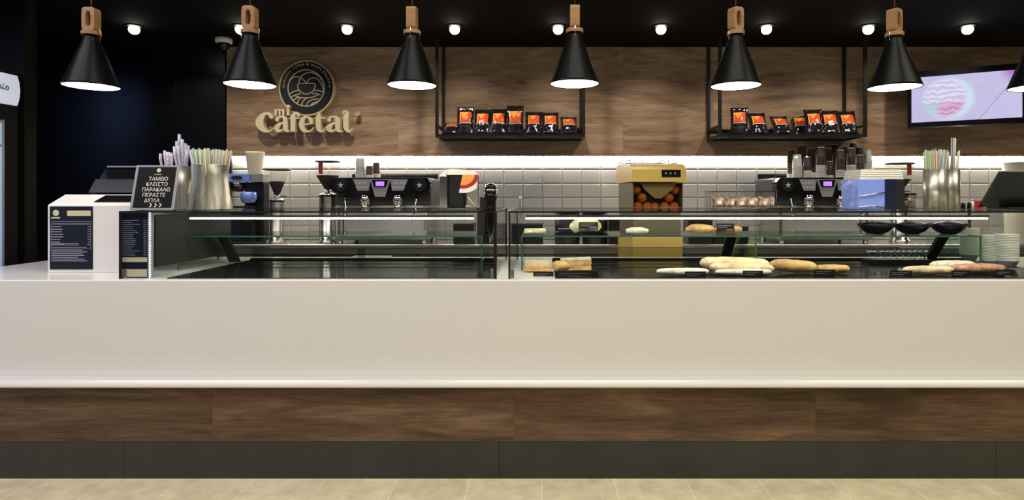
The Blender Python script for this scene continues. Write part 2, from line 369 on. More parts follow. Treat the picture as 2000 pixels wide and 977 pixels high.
# ---------------------------------------------------------------- display cases
def display_case(X0, X1, xs0, xs1, label, struts, ups, strip, menu):
    root = empty('display_case', ((X0+X1)/2, 3.65, 1.093), label, 'display case')
    def S(o, lab=None):
        setp(o, root)
        if lab: o['label'] = lab
        return o
    z0, z1, y0, y1 = 1.0935, 1.455, 3.14, 4.10
    t = .008
    mb = MB()
    mb.box(X0, X1, y0, y0+.012, z1-.009, z1); mb.box(X0, X0+.010, y0, y0+.012, z0, z1-.009); mb.box(X1-.016, X1, y0, y0+.012, z0, z1-.009)
    mb.box(X0, X0+.012, y0+.012, y1, z1-.007, z1); mb.box(X1-.012, X1, y0+.012, y1, z1-.007, z1)
    mb.box(X0+.012, X1-.012, y1-.012, y1, z1-.007, z1); mb.box(X0, X0+.012, y1-.012, y1, z0, z1-.007); mb.box(X1-.012, X1, y1-.012, y1, z0, z1-.007)
    S(mb.build('frame', 'black_satin'))
    S(MB().box(X0+.010, X1-.016, y0+.003, y0+.009, z0+.002, z1-.0095).build('front_pane', 'glass'))
    S(MB().box(X0+.0125, X1-.0125, y0+.0125, y1-.0125, z1-.006, z1-.001).build('top_pane', 'glass'))
    S(MB().box(X0+.003, X0+.009, y0+.0125, y1-.0125, z0+.002, z1-.0075).build('side_pane', 'glass'))
    S(MB().box(X1-.009, X1-.003, y0+.0125, y1-.0125, z0+.002, z1-.0075).build('side_pane', 'glass'))
    # black tray with raised rear lip and its rails
    mb = MB(); mb.box(X0+.25, X1-.02, y0+.004+.006, y1-.02, z0, z0+.004); mb.box(X0+.25, X1-.06, y1-.05, y1-.03, z0+.004, z0+.016)
    S(mb.build('tray', 'black_gloss'))
    for yr in (3.62, 3.80): S(MB().box(X0+.26, X1-.05, yr, yr+.006, z0+.0042, z0+.0068).build('tray_rail', 'dark_steel'))
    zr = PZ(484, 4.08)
    S(MB().box(X0+.26, X1-.03, 4.075, 4.085, zr-.0035, zr+.0035).build('reflection_line', 'steel'))  # thin bar added in place of a light line reflected in the glass
    for a in (0, 1):
        m_ = (X0+X1)/2
        S(MB().box(X0+.26 if a == 0 else m_-.03, m_+.03 if a == 0 else X1-.03, 4.066-.006*a if False else 4.060+.02*a-.0, 4.064+.02*a, z0+.018, zr-.004).build('rear_door', 'rear_glass'))
    if menu:
        S(MB().box(-2.10, -2.09, 3.19, 3.96, 1.150, 1.435).build('end_panel', 'panel_grey'), 'dark grey inner end panel')
    # inner glass shelf on glass uprights
    sz = 1.299
    S(MB().box(xs0, xs1, 3.454, 3.95, sz-.004, sz+.004).build('shelf', 'shelf_glass'))
    S(MB().box(xs0, xs1, 3.450, 3.454, sz-.004, sz+.004).build('shelf_edge', 'edge_glass'), 'green glass edge')
    for x in ups:
        S(MB().box(x-.004, x+.004, 3.46, 3.94, z0+.006, sz-.0045).build('upright', 'shelf_glass'))
        S(MB().box(x-.004, x+.004, 3.4555, 3.4595, z0+.006, sz-.0045).build('upright_edge', 'edge_glass'), 'green glass edge')
    for x in struts:
        mb = MB()
        for sx in (-1, 1): pass
        hw = .032
        ring = [((x-hw, 3.74, sz-.006), (x+hw, 3.74, sz-.006), (x+hw, 3.77, sz-.006), (x-hw, 3.77, sz-.006)), ((x-hw, 3.90, z0+.006), (x+hw, 3.90, z0+.006), (x+hw, 3.93, z0+.006), (x-hw, 3.93, z0+.006))]
        a = [mb.bm.verts.new(v) for v in ring[0]]; b = [mb.bm.verts.new(v) for v in ring[1]]
        mb._f(a); mb._f(b[::-1])
        for i in range(4): mb._f([a[i], b[i], b[(i+1) % 4], a[(i+1) % 4]])
        S(mb.build('strut', 'black_satin'), 'slanted black bracket')
    for x in struts[:]:
        pass
    S(MB().box(strip[0], strip[1], y0+.022, y0+.034, PZ(428.5, y0+.02), PZ(425.5, y0+.02)).build('light_strip', 'led'), 'glowing warm white strip light')
    S(MB().box(strip[0], strip[1], y0+.014, y0+.0215, PZ(424.6, y0+.02), PZ(420.5, y0+.02)).build('strip_housing', 'steel'))
    # steel corner clips at the foot
    for x in ((X0+.012, X0+.03), (X1-.034, X1-.018)):
        S(MB().box(x[0], x[1], y0+.013, y0+.03, z0, z0+.05, .002).build('corner_clip', 'brushed'))
    if menu:
        xm0, xm1 = PX(234, 3.1600), PX(287.5, 3.1600)
        S(MB().box(xm0, xm1, 3.1620, 3.1660, z0+.001, PZ(414, 3.1600)).build('menu_panel', 'navy_gloss'), 'dark blue menu sheet with white lines')
        mb = MB()
        for i, yy in enumerate(range(430, 500, 4)):
            L = xm0+.008; random.seed(i); mb.box(L, L+.05+.05*random.random(), 3.1605, 3.1615, PZ(yy+1, 3.1600), PZ(yy, 3.1600)); mb.box(xm1-.02, xm1-.006, 3.1605, 3.1615, PZ(yy+1, 3.1600), PZ(yy, 3.1600))
        S(mb.build('menu_lines', 'print_grey'))
        mb = MB(); mb.box(xm0+.003, xm1-.003, 3.1595, 3.1615, PZ(541, 3.1600)+.001, PZ(526, 3.1600)); mb.box(xm0+.003, xm1-.003, 3.1595, 3.1615, PZ(512, 3.1600), PZ(503, 3.1600))
        S(mb.build('menu_bands', 'gold'), 'gold printed bands')
        S(MB().box(PX(288, 3.1600), PX(298, 3.1600), 3.1620, 3.1680, z0+.001, PZ(413, 3.1600)).build('light_channel', 'grey_plastic'))
        mb = MB()
        for i in range(30): mb.lathe([(0, -.0035), (.0035, 0), (0, .0035)], PX(292.5, 3.1600), 3.1595, 8, z0=z0+.008+i*(.342/29))
        S(mb.build('light_dots', 'led_dots'), 'vertical row of cold white light dots')
    return root
case_l = display_case(PX(232, 3.14), PX(970, 3.14), PX(345, 3.45), PX(942, 3.45), 'left glass display case, empty, with a menu sheet at its left end', [PX(441, 3.8)], [PX(345, 3.45)+.004, PX(942, 3.45)-.004], (PX(370, 3.16), PX(925, 3.16)), True)
case_r = display_case(PX(993, 3.14), 2.98, PX(1018, 3.45), PX(1918, 3.45), 'right glass display case filled with sandwiches and bread', [PX(1425, 3.8), PX(1835, 3.8)], [PX(1018, 3.45)+.004, PX(1477, 3.45), PX(1918, 3.45)-.004], (PX(1027, 3.16), PX(1930, 3.16)), False)
SH = 1.3035     # top of inner shelf
TR = 1.0980     # top of tray
TOP = 1.4555    # top of case

# ---------------------------------------------------------------- white register cover with menu
rc = empty('register_housing', (-2.59, 3.6, 1.0935), 'white box housing with slanted top and a dark price list on its front', 'register housing')
pr = [(3.395, 1.094), (3.395, 1.480), (3.400, 1.486), (3.52, 1.545), (3.9, 1.545), (3.9, 1.094)]
mb = MB(); mb.prism(pr, lambda u, v, d: (d, u, v), -2.847, -2.33)
setp(mb.build('housing', 'solid_white'), rc)
mb = MB(); x0, x1 = PX(98, 3.393), PX(181, 3.393); za, zb = PZ(526, 3.393), PZ(403.5, 3.393)
o = setp(mb.box(x0, x1, 3.3905, 3.3945, za, zb).build('price_list', 'navy'), rc); o['label'] = 'dark blue printed price list'
mb = MB(); y_ = 3.3895
def row(xa, xb, yy, hh=.9): mb.box(PX(xa, 3.393), PX(xb, 3.393), y_, 3.3903, PZ(yy+hh, 3.393), PZ(yy, 3.393))
for yy in (432.5, 436.5): row(101, 179, yy, .8)
random.seed(3)
for yy in range(442, 482, 5): row(101, 118+random.random()*10, yy, 1.6); row(172, 176, yy, 1.4)
for yy in (475, 478, 483): row(101, 150+random.random()*20, yy, 1.2)
for yy in (488, 491.5, 495, 498.5, 502, 505.5, 509): row(101, 150+random.random()*25, yy, 1.3)
row(100, 179, 439, .5); row(100, 179, 486, .5); mb.box(PX(177.5, 3.393), PX(178, 3.393), y_, 3.3903, PZ(486, 3.393), PZ(439, 3.393)); mb.box(PX(100, 3.393), PX(100.5, 3.393), y_, 3.3903, PZ(486, 3.393), PZ(439, 3.393))
setp(mb.build('printed_lines', 'print_grey'), rc)
mb = MB(); row(132, 178, 411.5, 10.5); row(101, 118, 424, 3)
mb.prism(disc_poly(PX(110, 3.393), PZ(416, 3.393), .018), lambda u, v, d: (u, d, v), y_, 3.3903)
o = setp(mb.build('printed_band', 'gold'), rc)
mb = MB(); mb.prism([(PX(190, 3.45), .0), (PX(262, 3.45), .0), (PX(262, 3.45), .085), (PX(194, 3.45), .085)], lambda u, v, d: (u, 3.425+v*.9+d*-.44, 1.4995+v*.9*.4915+d*.9), 0.0, .004)
o = setp(mb.build('top_plate', 'black_gloss'), rc); o['label'] = 'black glossy plate on the slanted top'

# touch-screen till behind the housing
tl = empty('cash_register', (-2.83, 4.05, 1.0935), 'dark cash register with a white top edge behind the white housing', 'cash register')
mb = MB(); mb.box(-3.05, -2.45, 3.95, 4.25, 1.0935, 1.50, .008); setp(mb.build('base', 'black_plastic'), tl)
mb = MB(); mb.prism([(3.95, 1.50), (4.12, 1.735), (4.20, 1.735), (4.24, 1.50)], lambda u, v, d: (d, u, v), -3.05, -2.45); setp(mb.build('body', 'black_gloss'), tl)
mb = MB(); mb.box(-3.03, -2.47, 4.10, 4.22, 1.736, 1.748, .003); setp(mb.build('top_cover', 'grey_plastic'), tl)
mb = MB(); mb.prism([(3.958, 1.555), (4.02, 1.645), (4.012, 1.652), (3.948, 1.560)], lambda u, v, d: (d, u, v), -3.04, -2.46); setp(mb.build('screen_edge', 'dark_steel'), tl)

# ---------------------------------------------------------------- sign stand
sg = empty('sign_stand', (PX(297, 3.30), 3.30, TOP), 'clear stand with black sign of white Greek capitals and gold arrows', 'sign')
sg.rotation_euler = (R(-14), 0, R(3))
wd, hg = .240, .262
mb = MB(); mb.box(-wd/2, wd/2, -.003, .003, 0.001, hg, .001)
mb.box(-wd/2, wd/2, .003, .06, .0015, .005); mb.build('acrylic_frame', 'clear', sg)
mb = MB(); mb.box(-wd/2, -wd/2+.014, -.0045, -.0032, .012, hg); mb.box(wd/2-.016, wd/2, -.0045, -.0032, .002, hg); mb.box(-wd/2+.014, wd/2-.016, -.0045, -.0032, hg-.010, hg); mb.box(-wd/2, wd/2-.016, -.0045, -.0032, .001, .012)
mb.build('border', 'grey_plastic', sg)
MB().box(-wd/2+.014, wd/2-.016, -.0042, -.0033, .012, hg-.010).build('sign_sheet', 'black_matte', sg)
mb = MB()
for i, (tx, dx) in enumerate((('ΤΑΜΕΙΟ', 0.012), ('ΚΛΕΙΣΤΟ', .008), ('ΠΑΡΑΚΑΛΩ', .008), ('ΠΕΡΑΣΤΕ', .000), ('ΔΙΠΛΑ', -.006))):
    text_into(mb, tx, .030, lambda u, v, i=i, dx=dx: (u*.93+dx, -.0048, .172-.0315*i+v), bold=.0)
text_into(mb, 'mi Cafetal', .010, lambda u, v: (u+.004, -.0048, .205+v))
mb.build('lettering', 'print_white', sg)
mb = MB()
for k in range(3):
    x = -.018+k*.026
    mb.prism([(x, .040), (x+.008, .040), (x+.017, .0285), (x+.008, .017), (x, .017), (x+.009, .0285)], lambda u, v, d: (u, d, v), -.0050, -.0044)
mb.prism(disc_poly(.008, .232, .012), lambda u, v, d: (u, d, v), -.0050, -.0044)
mb.build('gold_arrows', 'gold', sg)

# ---------------------------------------------------------------- straw holders and straws
def holder(px, Y, prof, label):
    o = MB().lathe(prof+[(prof[-1][0]-.006, prof[-1][1]), (prof[-1][0]-.006, .01), (0, .01)], n=40).build('straw_holder', 'streaked')
    o.location = (PX(px, Y), Y, TOP+.0002); tag(o, label, 'straw holder'); return o
def hz(y, Y): return PZ(y, Y)-TOP
h1 = holder(355, 3.62, [(0, .0), (.066, 0), (.066, .004), (.060, .14), (.058, hz(325, 3.62))], 'narrow steel holder with wrapped cutlery behind the black sign')
h2 = holder(411, 3.55, [(0, 0), (.122, 0), (.122, .003), (.105, .10), (.097, .18), (.100, hz(322, 3.55)-.004), (.103, hz(322, 3.55))], 'wide flared steel straw holder left of the milk mixer')
h3 = holder(1826, 3.60, [(0, 0), (.062, 0), (.062, hz(331, 3.6))], 'left of two joined steel straw holders on the right case')
h4 = holder(1856, 3.68, [(0, 0), (.052, 0), (.052, hz(331, 3.68))], 'right of two joined steel straw holders on the right case')
scol = [(.62, .58, .45), (.30, .42, .28), (.55, .50, .30), (.42, .46, .55), (.60, .42, .22), (.70, .68, .60), (.45, .55, .35), (.30, .36, .42)]
straws = []
for i, c in enumerate(scol):
    m_ = mat('straw_paper', c, .5)
    o = MB().lathe([(0, 0), (.0042, 0), (.0042, .30), (0, .30)], n=7).build('straw', m_); straws.append(o)
used = set()
names = {0: 'tan', 1: 'dark green', 2: 'olive', 3: 'blue grey', 4: 'amber', 5: 'cream', 6: 'pale green', 7: 'slate'}
def straw_bunch(h, Y, rr, n, ztop, tilt, where, seed, extra=()):
    random.seed(seed); base = h.location
    for i in range(n):
        k = i % 8; a = 2.4*i; q = rr*math.sqrt((i+.5)/n)
        src = straws[k]
        c = src if k not in used else src.copy()
        if k in used: COL.objects.link(c)
        used.add(k)
        z = ztop-.30-random.random()*.02
        if i in extra: z += .075
        dx, dy = q*math.cos(a), q*math.sin(a)
        lean = Vector((dx, dy, 0))*tilt+Vector((random.uniform(-.03, .03), random.uniform(-.02, .02), 1)); lean.normalize()
        c.rotation_euler = Vector((0, 0, 1)).rotation_difference(lean).to_euler()
        c.location = (base.x+dx, base.y+dy, max(z, TOP+.012))
        tag(c, '%s paper-wrapped straw %s' % (names[k], where), 'straw', 'straws '+where)
straw_bunch(h2, 3.55, .068, 80, PZ(290, 3.55), 2.6, 'in the wide flared steel holder', 1)
straw_bunch(h3, 3.60, .040, 34, PZ(291, 3.6), 2.0, 'in the left of the joined steel holders', 2)
straw_bunch(h4, 3.68, .034, 22, PZ(293, 3.68), 2.0, 'in the right of the joined steel holders', 3, extra=(2, 5, 7))
# wrapped cutlery
def packet(name, h):
    mb = MB(); pts = [(0, 0, z*h) for z in (0, .3, .6, .85, 1)]
    mb.tube(pts, [.007, .008, .009, .016, .012], 8, flat=.5); return mb.build(name, 'paper_wrap', noisy=.006, nsc=60)
pk = packet('wrapped_cutlery', .30)
random.seed(11); first = True
for i, (px, py) in enumerate([(340, 286), (345, 276), (350, 262), (356, 272), (362, 280), (368, 284), (348, 284), (357, 285), (352, 279), (365, 292)]):
    o = pk if first else pk.copy()
    if not first: COL.objects.link(o)
    first = False
    Y = 3.60+.02*(i % 3)
    tx = PX(px, Y); bx = h1.location.x+(tx-h1.location.x)*.25
    d = Vector((tx-bx, Y-3.62, .30)); o.rotation_euler = Vector((0, 0, 1)).rotation_difference(d.normalized()).to_euler(); o.rotation_euler.z += 0
    o.location = (bx, 3.62, PZ(py, Y)-.30)
    tag(o, 'wrapped cutlery packet standing in the narrow steel holder', 'cutlery packet', 'cutlery packets in the narrow holder')
cup0 = MB().lathe([(0, 0), (.038, 0), (.045, .11), (.043, .11), (.035, .006), (0, .006)], n=24).build('plastic_tub', 'clear')
cup0.location = (PX(328, 3.75), 3.75, 1.5454); tag(cup0, 'clear tub of wrapped sweets behind the black sign', 'tub')
for i, (px, py) in enumerate([(317, 300), (322, 294), (328, 297), (334, 298), (340, 300)]):
    o = pk.copy(); COL.objects.link(o); o.location = (PX(px, 3.75), 3.75+.008*(i % 2), PZ(py, 3.75)-.192); o.scale = (.9, .9, .64); o.rotation_euler = (0, R((px-328)*.35), i)
    tag(o, 'lilac wrapped packet standing in the clear tub', 'packet', 'packets in the clear tub')

# ---------------------------------------------------------------- pendant lamps
def neck(parent):
    mb = MB(); w_, h_ = .036, .128
    out = [(-w_, 0), (w_, 0), (w_, h_-.012), (w_-.006, h_), (-w_+.006, h_), (-w_, h_-.012)]
    # rounded loop with an oval slot
    import itertools
    N = 32; O, I = [], []
    for k in range(N):
        a = 2*PI*k/N; c, s_ = math.cos(a), math.sin(a)
        def se(p, q, e): return (p*abs(c)**e*(1 if c >= 0 else -1), q*abs(s_)**e*(1 if s_ >= 0 else -1))
        x, z = se(w_, h_/2, .35); O.append((x, z+h_/2)); x, z = se(.015, .042, .7); I.append((x, z+h_/2))
    for y0, sgn in ((-.026, 1), (.026, -1)):
        a = [mb.bm.verts.new((x, y0, z)) for x, z in O]; b = [mb.bm.verts.new((x, y0, z)) for x, z in I]
        for k in range(N): mb._f([a[k], a[(k+1) % N], b[(k+1) % N], b[k]] if sgn == 1 else [a[k], b[k], b[(k+1) % N], a[(k+1) % N]])
        if sgn == 1: a1, b1 = a, b
    for k in range(N):
        mb._f([a1[k], a[k], a[(k+1) % N], a1[(k+1) % N]]); mb._f([b1[k], b1[(k+1) % N], b[(k+1) % N], b[k]])
    mb.lathe([(0, -.024), (.048, -.024), (.048, -.004), (.040, 0), (0, 0)], n=28, smooth=False)
    return mb.build('wooden_neck', 'neck_wood', parent)
lamp_info = [(178.5, 170, 'leftmost of the pendant lamps, above the register housing', 0), (488.5, 167, 'black cone pendant lamp beside the round logo', 0), (805, 168, 'black cone pendant lamp left of the first bag shelf', 90), (1122.5, 165, 'black cone pendant lamp in front of the left bag shelf', 90), (1437, 169, 'black cone pendant lamp in front of the right bag shelf', 25), (1747, 172, 'black cone pendant lamp overlapping the left corner of the television', 30), (2026, 172, 'black cone pendant lamp cut by the right edge of the photo', 30)]
lamp = None
for i, (px, py, lab, rz) in enumerate(lamp_info):
    Y = 3.30; loc = (PX(px, Y), Y, PZ(py, Y))
    if lamp is None:
        lamp = empty('pendant_lamp', (0, 0, 0), lab, 'pendant lamp', 'black cone pendant lamps over the counter')
        Rr, H = .1365, .293
        MB().lathe([(Rr-.004, .004), (Rr, 0), (Rr+.0015, .004), (Rr-.002, .014), (.047, H-.045), (.041, H-.03), (.041, H-.004), (.0, H-.004)], n=56).build('lamp_shade', 'black_paint', lamp)
        MB().lathe([(Rr-.0045, .0035), (Rr-.006, .013), (.045, H-.05), (0, H-.05)], n=56).build('shade_lining', 'lamp_inner', lamp)
        MB().lathe([(0, -.004), (.08, -.0015), (Rr-.0065, .003), (Rr-.008, .012), (0, .012)], n=56).build('diffuser', 'lamp_disc', lamp)
        nk = neck(lamp); nk.location = (0, 0, H+.020)
        MB().tube([(0, 0, H+.14), (0, 0, 2.9315-PZ(169, 3.3))], .0035, 8).build('cord', 'cord_red', lamp)
        mb = MB()
        for s_ in (-1, 1): mb.tube([(s_*.034, 0, H+.04), (s_*.052, 0, H+.02), (s_*.050, 0, H-.02), (s_*.044, 0, H-.035)], .0022, 6)
        mb.build('side_clip', 'chrome', lamp)
        lamp.location = loc; lamp.rotation_euler.z = 0
    else:
        o = dup(lamp, loc, lab, rz=R(rz))
# ---------------------------------------------------------------- ceiling downlights
dl = None
DY = 4.81
for i, (px, py) in enumerate([(262, 53), (470, 49), (678, 49), (888, 49), (1090, 49), (1291, 51), (1497, 54), (1696, 58), (1890, 61), (2085, 63)]):
    loc = (PX(px, DY), DY, CEIL-.0002)
    lab = ['leftmost ceiling downlight, in front of the black wall', 'ceiling downlight just left of the second pendant neck', 'ceiling downlight above the round logo and lettering', 'ceiling downlight above the left end of the left bag shelf', 'ceiling downlight beside the fourth pendant neck', 'ceiling downlight above the bare wood between the bag shelves', 'ceiling downlight right of the fifth pendant neck', 'ceiling downlight above the right post of the right bag shelf', 'ceiling downlight above the television', 'ceiling downlight past the television'][i]
    if i == 9: continue
    if dl is None:
        dl = empty('downlight', loc, lab, 'downlight', 'row of round ceiling downlights')
        MB().lathe([(.042, -.001), (.062, -.001), (.060, -.007), (.046, -.010), (.042, -.001)], n=32).build('trim_ring', 'black_satin', dl)
        MB().lathe([(0, -.072), (.018, -.069), (.033, -.058), (.041, -.040), (.040, -.020), (.030, -.008), (0, -.008)], n=24).build('bulb', 'bulb', dl)
        ld = bpy.data.lights.new('downlight_beam', 'SPOT'); ld.energy = 32; ld.spot_size = R(112); ld.spot_blend = 1; ld.color = (1, .87, .70); ld.shadow_soft_size = .03
        lo = bpy.data.objects.new('downlight_beam', ld); COL.objects.link(lo); lo.parent = dl; lo.location = (0, 0, -.085); lo.rotation_euler = (R(22), 0, 0)
    else: dup(dl, loc, lab)
# security camera
sc_ = empty('security_camera', (PX(437, 5.2), 5.2, CEIL), 'small white dome camera under the ceiling at the wood panel corner', 'security camera')
MB().lathe([(0, -.001), (.068, -.001), (.070, -.035), (.060, -.045), (0, -.045)], n=28).build('housing', 'print_white', sc_)
MB().lathe([(.052, -.045), (.048, -.075), (.030, -.098), (0, -.105)], n=28).build('dome', 'black_gloss', sc_)

# ---------------------------------------------------------------- logo and lettering on the wood
LY = 5.40; lsc = F/LY
def LW(u, v, d): return (PX(490+u/5.427, LY), d, PZ(100+v/5.427, LY))
lg = empty('round_logo', LW(568, 380, 5.44), 'round dark logo plaque with gold rim and steaming cup drawing', 'logo')
def Lp(o, p=lg): return setp(o, p)
Lp(MB().prism(disc_poly(568, 380, 288, 72), LW, 5.455, 5.499).build('plaque', 'navy'))
mb = MB()
def ring(cx, cy, r, wd, d0, d1, a0=0, a1=360):
    n_ = 60; pts = [(cx+r*math.cos(R(a0+(a1-a0)*k/n_)), cy+r*math.sin(R(a0+(a1-a0)*k/n_)), wd) for k in range(n_+1)]
    L = [(p[0]-(p[0]-cx)/r*wd/2, p[1]-(p[1]-cy)/r*wd/2) for p in pts]; Q = [(p[0]+(p[0]-cx)/r*wd/2, p[1]+(p[1]-cy)/r*wd/2) for p in pts]
    A = [mb.bm.verts.new(LW(*p, d0)) for p in L]; B = [mb.bm.verts.new(LW(*p, d0)) for p in Q]; C = [mb.bm.verts.new(LW(*p, d1)) for p in L]; D = [mb.bm.verts.new(LW(*p, d1)) for p in Q]
    for k in range(n_):
        mb._f([A[k], A[k+1], B[k+1], B[k]]); mb._f([A[k], C[k], C[k+1], A[k+1]]); mb._f([B[k], B[k+1], D[k+1], D[k]])
ring(568, 380, 290, 13, 5.448, 5.499)
Lp(mb.build('gold_rim', 'gold_thin'))
mb = MB(); ring(562, 380, 194, 11, 5.450, 5.455)
W_ = 10
for pts in ([(475, 332), (474, 375), (500, 420), (562, 444), (625, 420), (652, 375), (650, 332), (562, 331), (475, 332)],
            [(390, 300), (420, 268), (460, 257), (505, 270), (540, 298), (562, 328)],
            [(482, 332), (492, 285), (525, 240), (585, 214), (645, 222), (705, 262), (745, 325), (756, 380)],
            [(568, 322), (590, 288), (632, 270), (678, 282), (715, 322), (738, 370), (746, 405)],
            [(388, 445), (425, 418), (478, 404)], [(648, 404), (700, 408), (745, 424)],
            [(398, 482), (440, 456), (500, 442)], [(440, 462), (510, 482), (590, 484), (650, 470), (690, 452)],
            [(625, 440), (670, 438), (715, 455)], [(425, 512), (450, 492), (480, 480)], [(465, 548), (478, 515), (500, 486)],
            [(512, 568), (528, 522), (570, 486)], [(560, 572), (582, 532), (630, 504), (700, 494)], [(612, 560), (640, 538), (690, 520)]):
    ribbon(mb, [(u, v, W_) for u, v in pts], LW, 5.451, 5.455)
Lp(mb.build('cup_drawing', 'gold_thin'))
mb = MB(); s = 'everyday coffee & meals pleasure'; rad = 236
wts = {'i': .5, 'l': .5, 'f': .6, ' ': .55, 'm': 1.5, '&': 1.2, 'r': .7, 't': .6}
tot = sum(wts.get(c, 1) for c in s); a = -181; span = 182; acc = 0
for c in s:
    wq = wts.get(c, 1); ang = R(a+span*(acc+wq/2)/tot); acc += wq
    if c == ' ': continue
    cx, cy = 566+rad*math.cos(ang), 372+rad*math.sin(ang)
    ux, uy = -math.sin(ang), math.cos(ang); nx, ny = math.cos(ang), math.sin(ang)
    text_into(mb, c, 44, lambda p, q: LW(cx+ux*p+nx*q, cy+uy*p+ny*q, 5.452), bold=.4)
Lp(mb.build('motto_lettering', 'gold_thin'))
for f_ in ():
    pass
sets = {'letter_c': [[(224, 712, 26), (212, 690, 34), (196, 668, 30), (160, 660, 22), (118, 688, 48), (90, 755, 74), (118, 820, 50), (165, 850, 22), (208, 842, 13), (238, 812, 7)]],
 'letter_a': [[(270, 742, 26), (276, 728, 34), (284, 708, 22), (310, 696, 16), (345, 700, 28), (364, 735, 44), (366, 815, 44), (382, 846, 24), (408, 838, 8)], [(352, 752, 8), (308, 772, 26), (272, 812, 50), (292, 844, 28), (326, 838, 14), (350, 818, 8)]],
 'letter_f': [[(508, 690, 22), (502, 676, 34), (488, 652, 18), (462, 660, 28), (446, 700, 46), (446, 780, 46), (446, 852, 46)], [(408, 708, 14), (460, 708, 14), (518, 706, 14)]],
 'letter_e': [[(545, 778, 10), (600, 772, 12), (650, 764, 12)], [(640, 768, 26), (630, 722, 36), (590, 696, 14), (550, 718, 36), (536, 775, 52), (556, 832, 40), (600, 850, 18), (640, 836, 11), (662, 806, 6)]],
 'letter_t': [[(724, 640, 6), (718, 672, 26), (714, 705, 44), (714, 805, 46), (734, 846, 26), (766, 842, 13), (790, 804, 6)], [(676, 708, 14), (730, 706, 14), (786, 704, 14)]],
 'letter_l': [[(968, 652, 16), (1003, 650, 48), (1006, 700, 48), (1006, 805, 48), (1026, 846, 26), (1056, 842, 13), (1080, 812, 6)]]}
wl = empty('wall_lettering', LW(560, 760, 5.44), 'thick gold letters reading mi Cafetal under the round logo', 'lettering')
def letter(name, strokes, dx=0):
    mb = MB()
    for k, st in enumerate(strokes): ribbon(mb, [(u+dx, v, w2*1.13) for u, v, w2 in st], LW, 5.40+.0006*k, 5.46)
    return setp(mb.build(name, 'gold'), wl)
letter('letter_c', sets['letter_c']); letter('letter_a', sets['letter_a']); letter('letter_f', sets['letter_f']); letter('letter_e', sets['letter_e']); letter('letter_t', sets['letter_t']); letter('letter_a', sets['letter_a'], 553); letter('letter_l', sets['letter_l'])
letter('letter_m', [[(246, 622, 8), (262, 624, 20), (262, 650, 20), (262, 682, 20)], [(262, 640, 8), (286, 618, 14), (302, 636, 20), (302, 682, 20)], [(302, 640, 8), (326, 618, 14), (342, 636, 20), (342, 682, 20)]])
letter('letter_i', [[(378, 616, 8), (392, 618, 24), (392, 650, 24), (392, 682, 24)], [(377, 586, 26), (394, 586, 32), (411, 586, 26)]])
mb = MB(); ring(1122, 655, 20, 6, 5.42, 5.46); text_into(mb, 'R', 26, lambda u, v: LW(1122+u, 664-v, 5.421))
setp(mb.build('trademark_ring', 'gold'), wl)
mb = MB()
for u, v in ((150, 680), (330, 800), (446, 800), (590, 700), (714, 800), (1006, 780), (880, 700), (302, 660), (392, 660), (1122, 640), (1122, 672)):
    mb.box(LW(u, v, 0)[0]-.004, LW(u, v, 0)[0]+.004, 5.459, 5.4995, LW(u, v, 0)[2]-.004, LW(u, v, 0)[2]+.004)
setp(mb.build('wall_pin', 'dark_steel'), wl)

# ---------------------------------------------------------------- hanging shelves with coffee bags
def hanging_shelf(X0, X1, label):
    root = empty('hanging_shelf', ((X0+X1)/2, 5.3, 2.05), label, 'shelf', 'black metal shelves hung before the wood wall')
    y0, y1, b = 5.12, 5.498, .026; zb = 2.052
    def S(o): return setp(o, root)
    for x in (X0, X1-b):
        for y in (y0, y1-b): S(MB().box(x, x+b, y, y+b, zb, CEIL-.0005).build('post', 'black_satin'))
    for y in (y0, y1-b):
        S(MB().box(X0+b, X1-b, y, y+b, zb, zb+b).build('rail', 'black_satin'))
    for x in (X0, X1-b):
        S(MB().box(x, x+b, y0+b, y1-b, zb, zb+b).build('rail', 'black_satin')); S(MB().box(x, x+b, y0+b, y1-b, zb+.09, zb+.108).build('side_rail', 'black_satin'))
    S(MB().box(X0+b, X1-b, y1-b+.004, y1-.006, zb+.09, zb+.108).build('back_rail', 'black_satin'))
    S(MB().box(X0+b, X1-b, y0+b, y1-b, zb+.012, zb+.022).build('shelf_board', 'black_plastic'))
    return root
hanging_shelf(PX(850, 5.12), PX(1143, 5.12), 'left hanging black metal shelf holding eight coffee bags')
hanging_shelf(PX(1404, 5.12), PX(1694, 5.12), 'right hanging black metal shelf holding seven coffee bags')
BW, BH = .154, .268
def bagpt(u, v, side, off=0):
    # u in -1..1, v in 0..1
    th = .036*(1-abs(u)**3)*math.sin(PI*min(1, v/.84))**.6 if v < .84 else 0.0
    th += .002
    if v < .10: th += .010*(1-abs(u)**4)
    x = u*BW/2*(1-.05*math.sin(PI*v)); z = v*BH
    y = -side*(th+off)
    y += .004*noise.noise(Vector((x*25, z*25, side)))
    return Vector((x, y, z))
def grid(mb, u0, u1, v0, v1, nu, nv, side, off, smooth=True, mi=None):
    G = [[mb.bm.verts.new(bagpt(u0+(u1-u0)*i/nu, v0+(v1-v0)*j/nv, side, off)) for i in range(nu+1)] for j in range(nv+1)]
    for j in range(nv):
        for i in range(nu):
            f = mb._f([G[j][i], G[j][i+1], G[j+1][i+1], G[j+1][i]], smooth)
            if mi: f.material_index = mi(u0+(u1-u0)*(i+.5)/nu, v0+(v1-v0)*(j+.5)/nv)
    return G
bag = empty('coffee_bag', (0, 0, 0), '', 'coffee bag')
mb = MB(); g1 = grid(mb, -1, 1, 0, 1, 14, 18, 1, 0); g2 = grid(mb, -1, 1, 0, 1, 14, 18, -1, 0)
for j in range(18):
    mb._f([g1[j][0], g1[j+1][0], g2[j+1][0], g2[j][0]]); mb._f([g1[j][-1], g2[j][-1], g2[j+1][-1], g1[j+1][-1]])
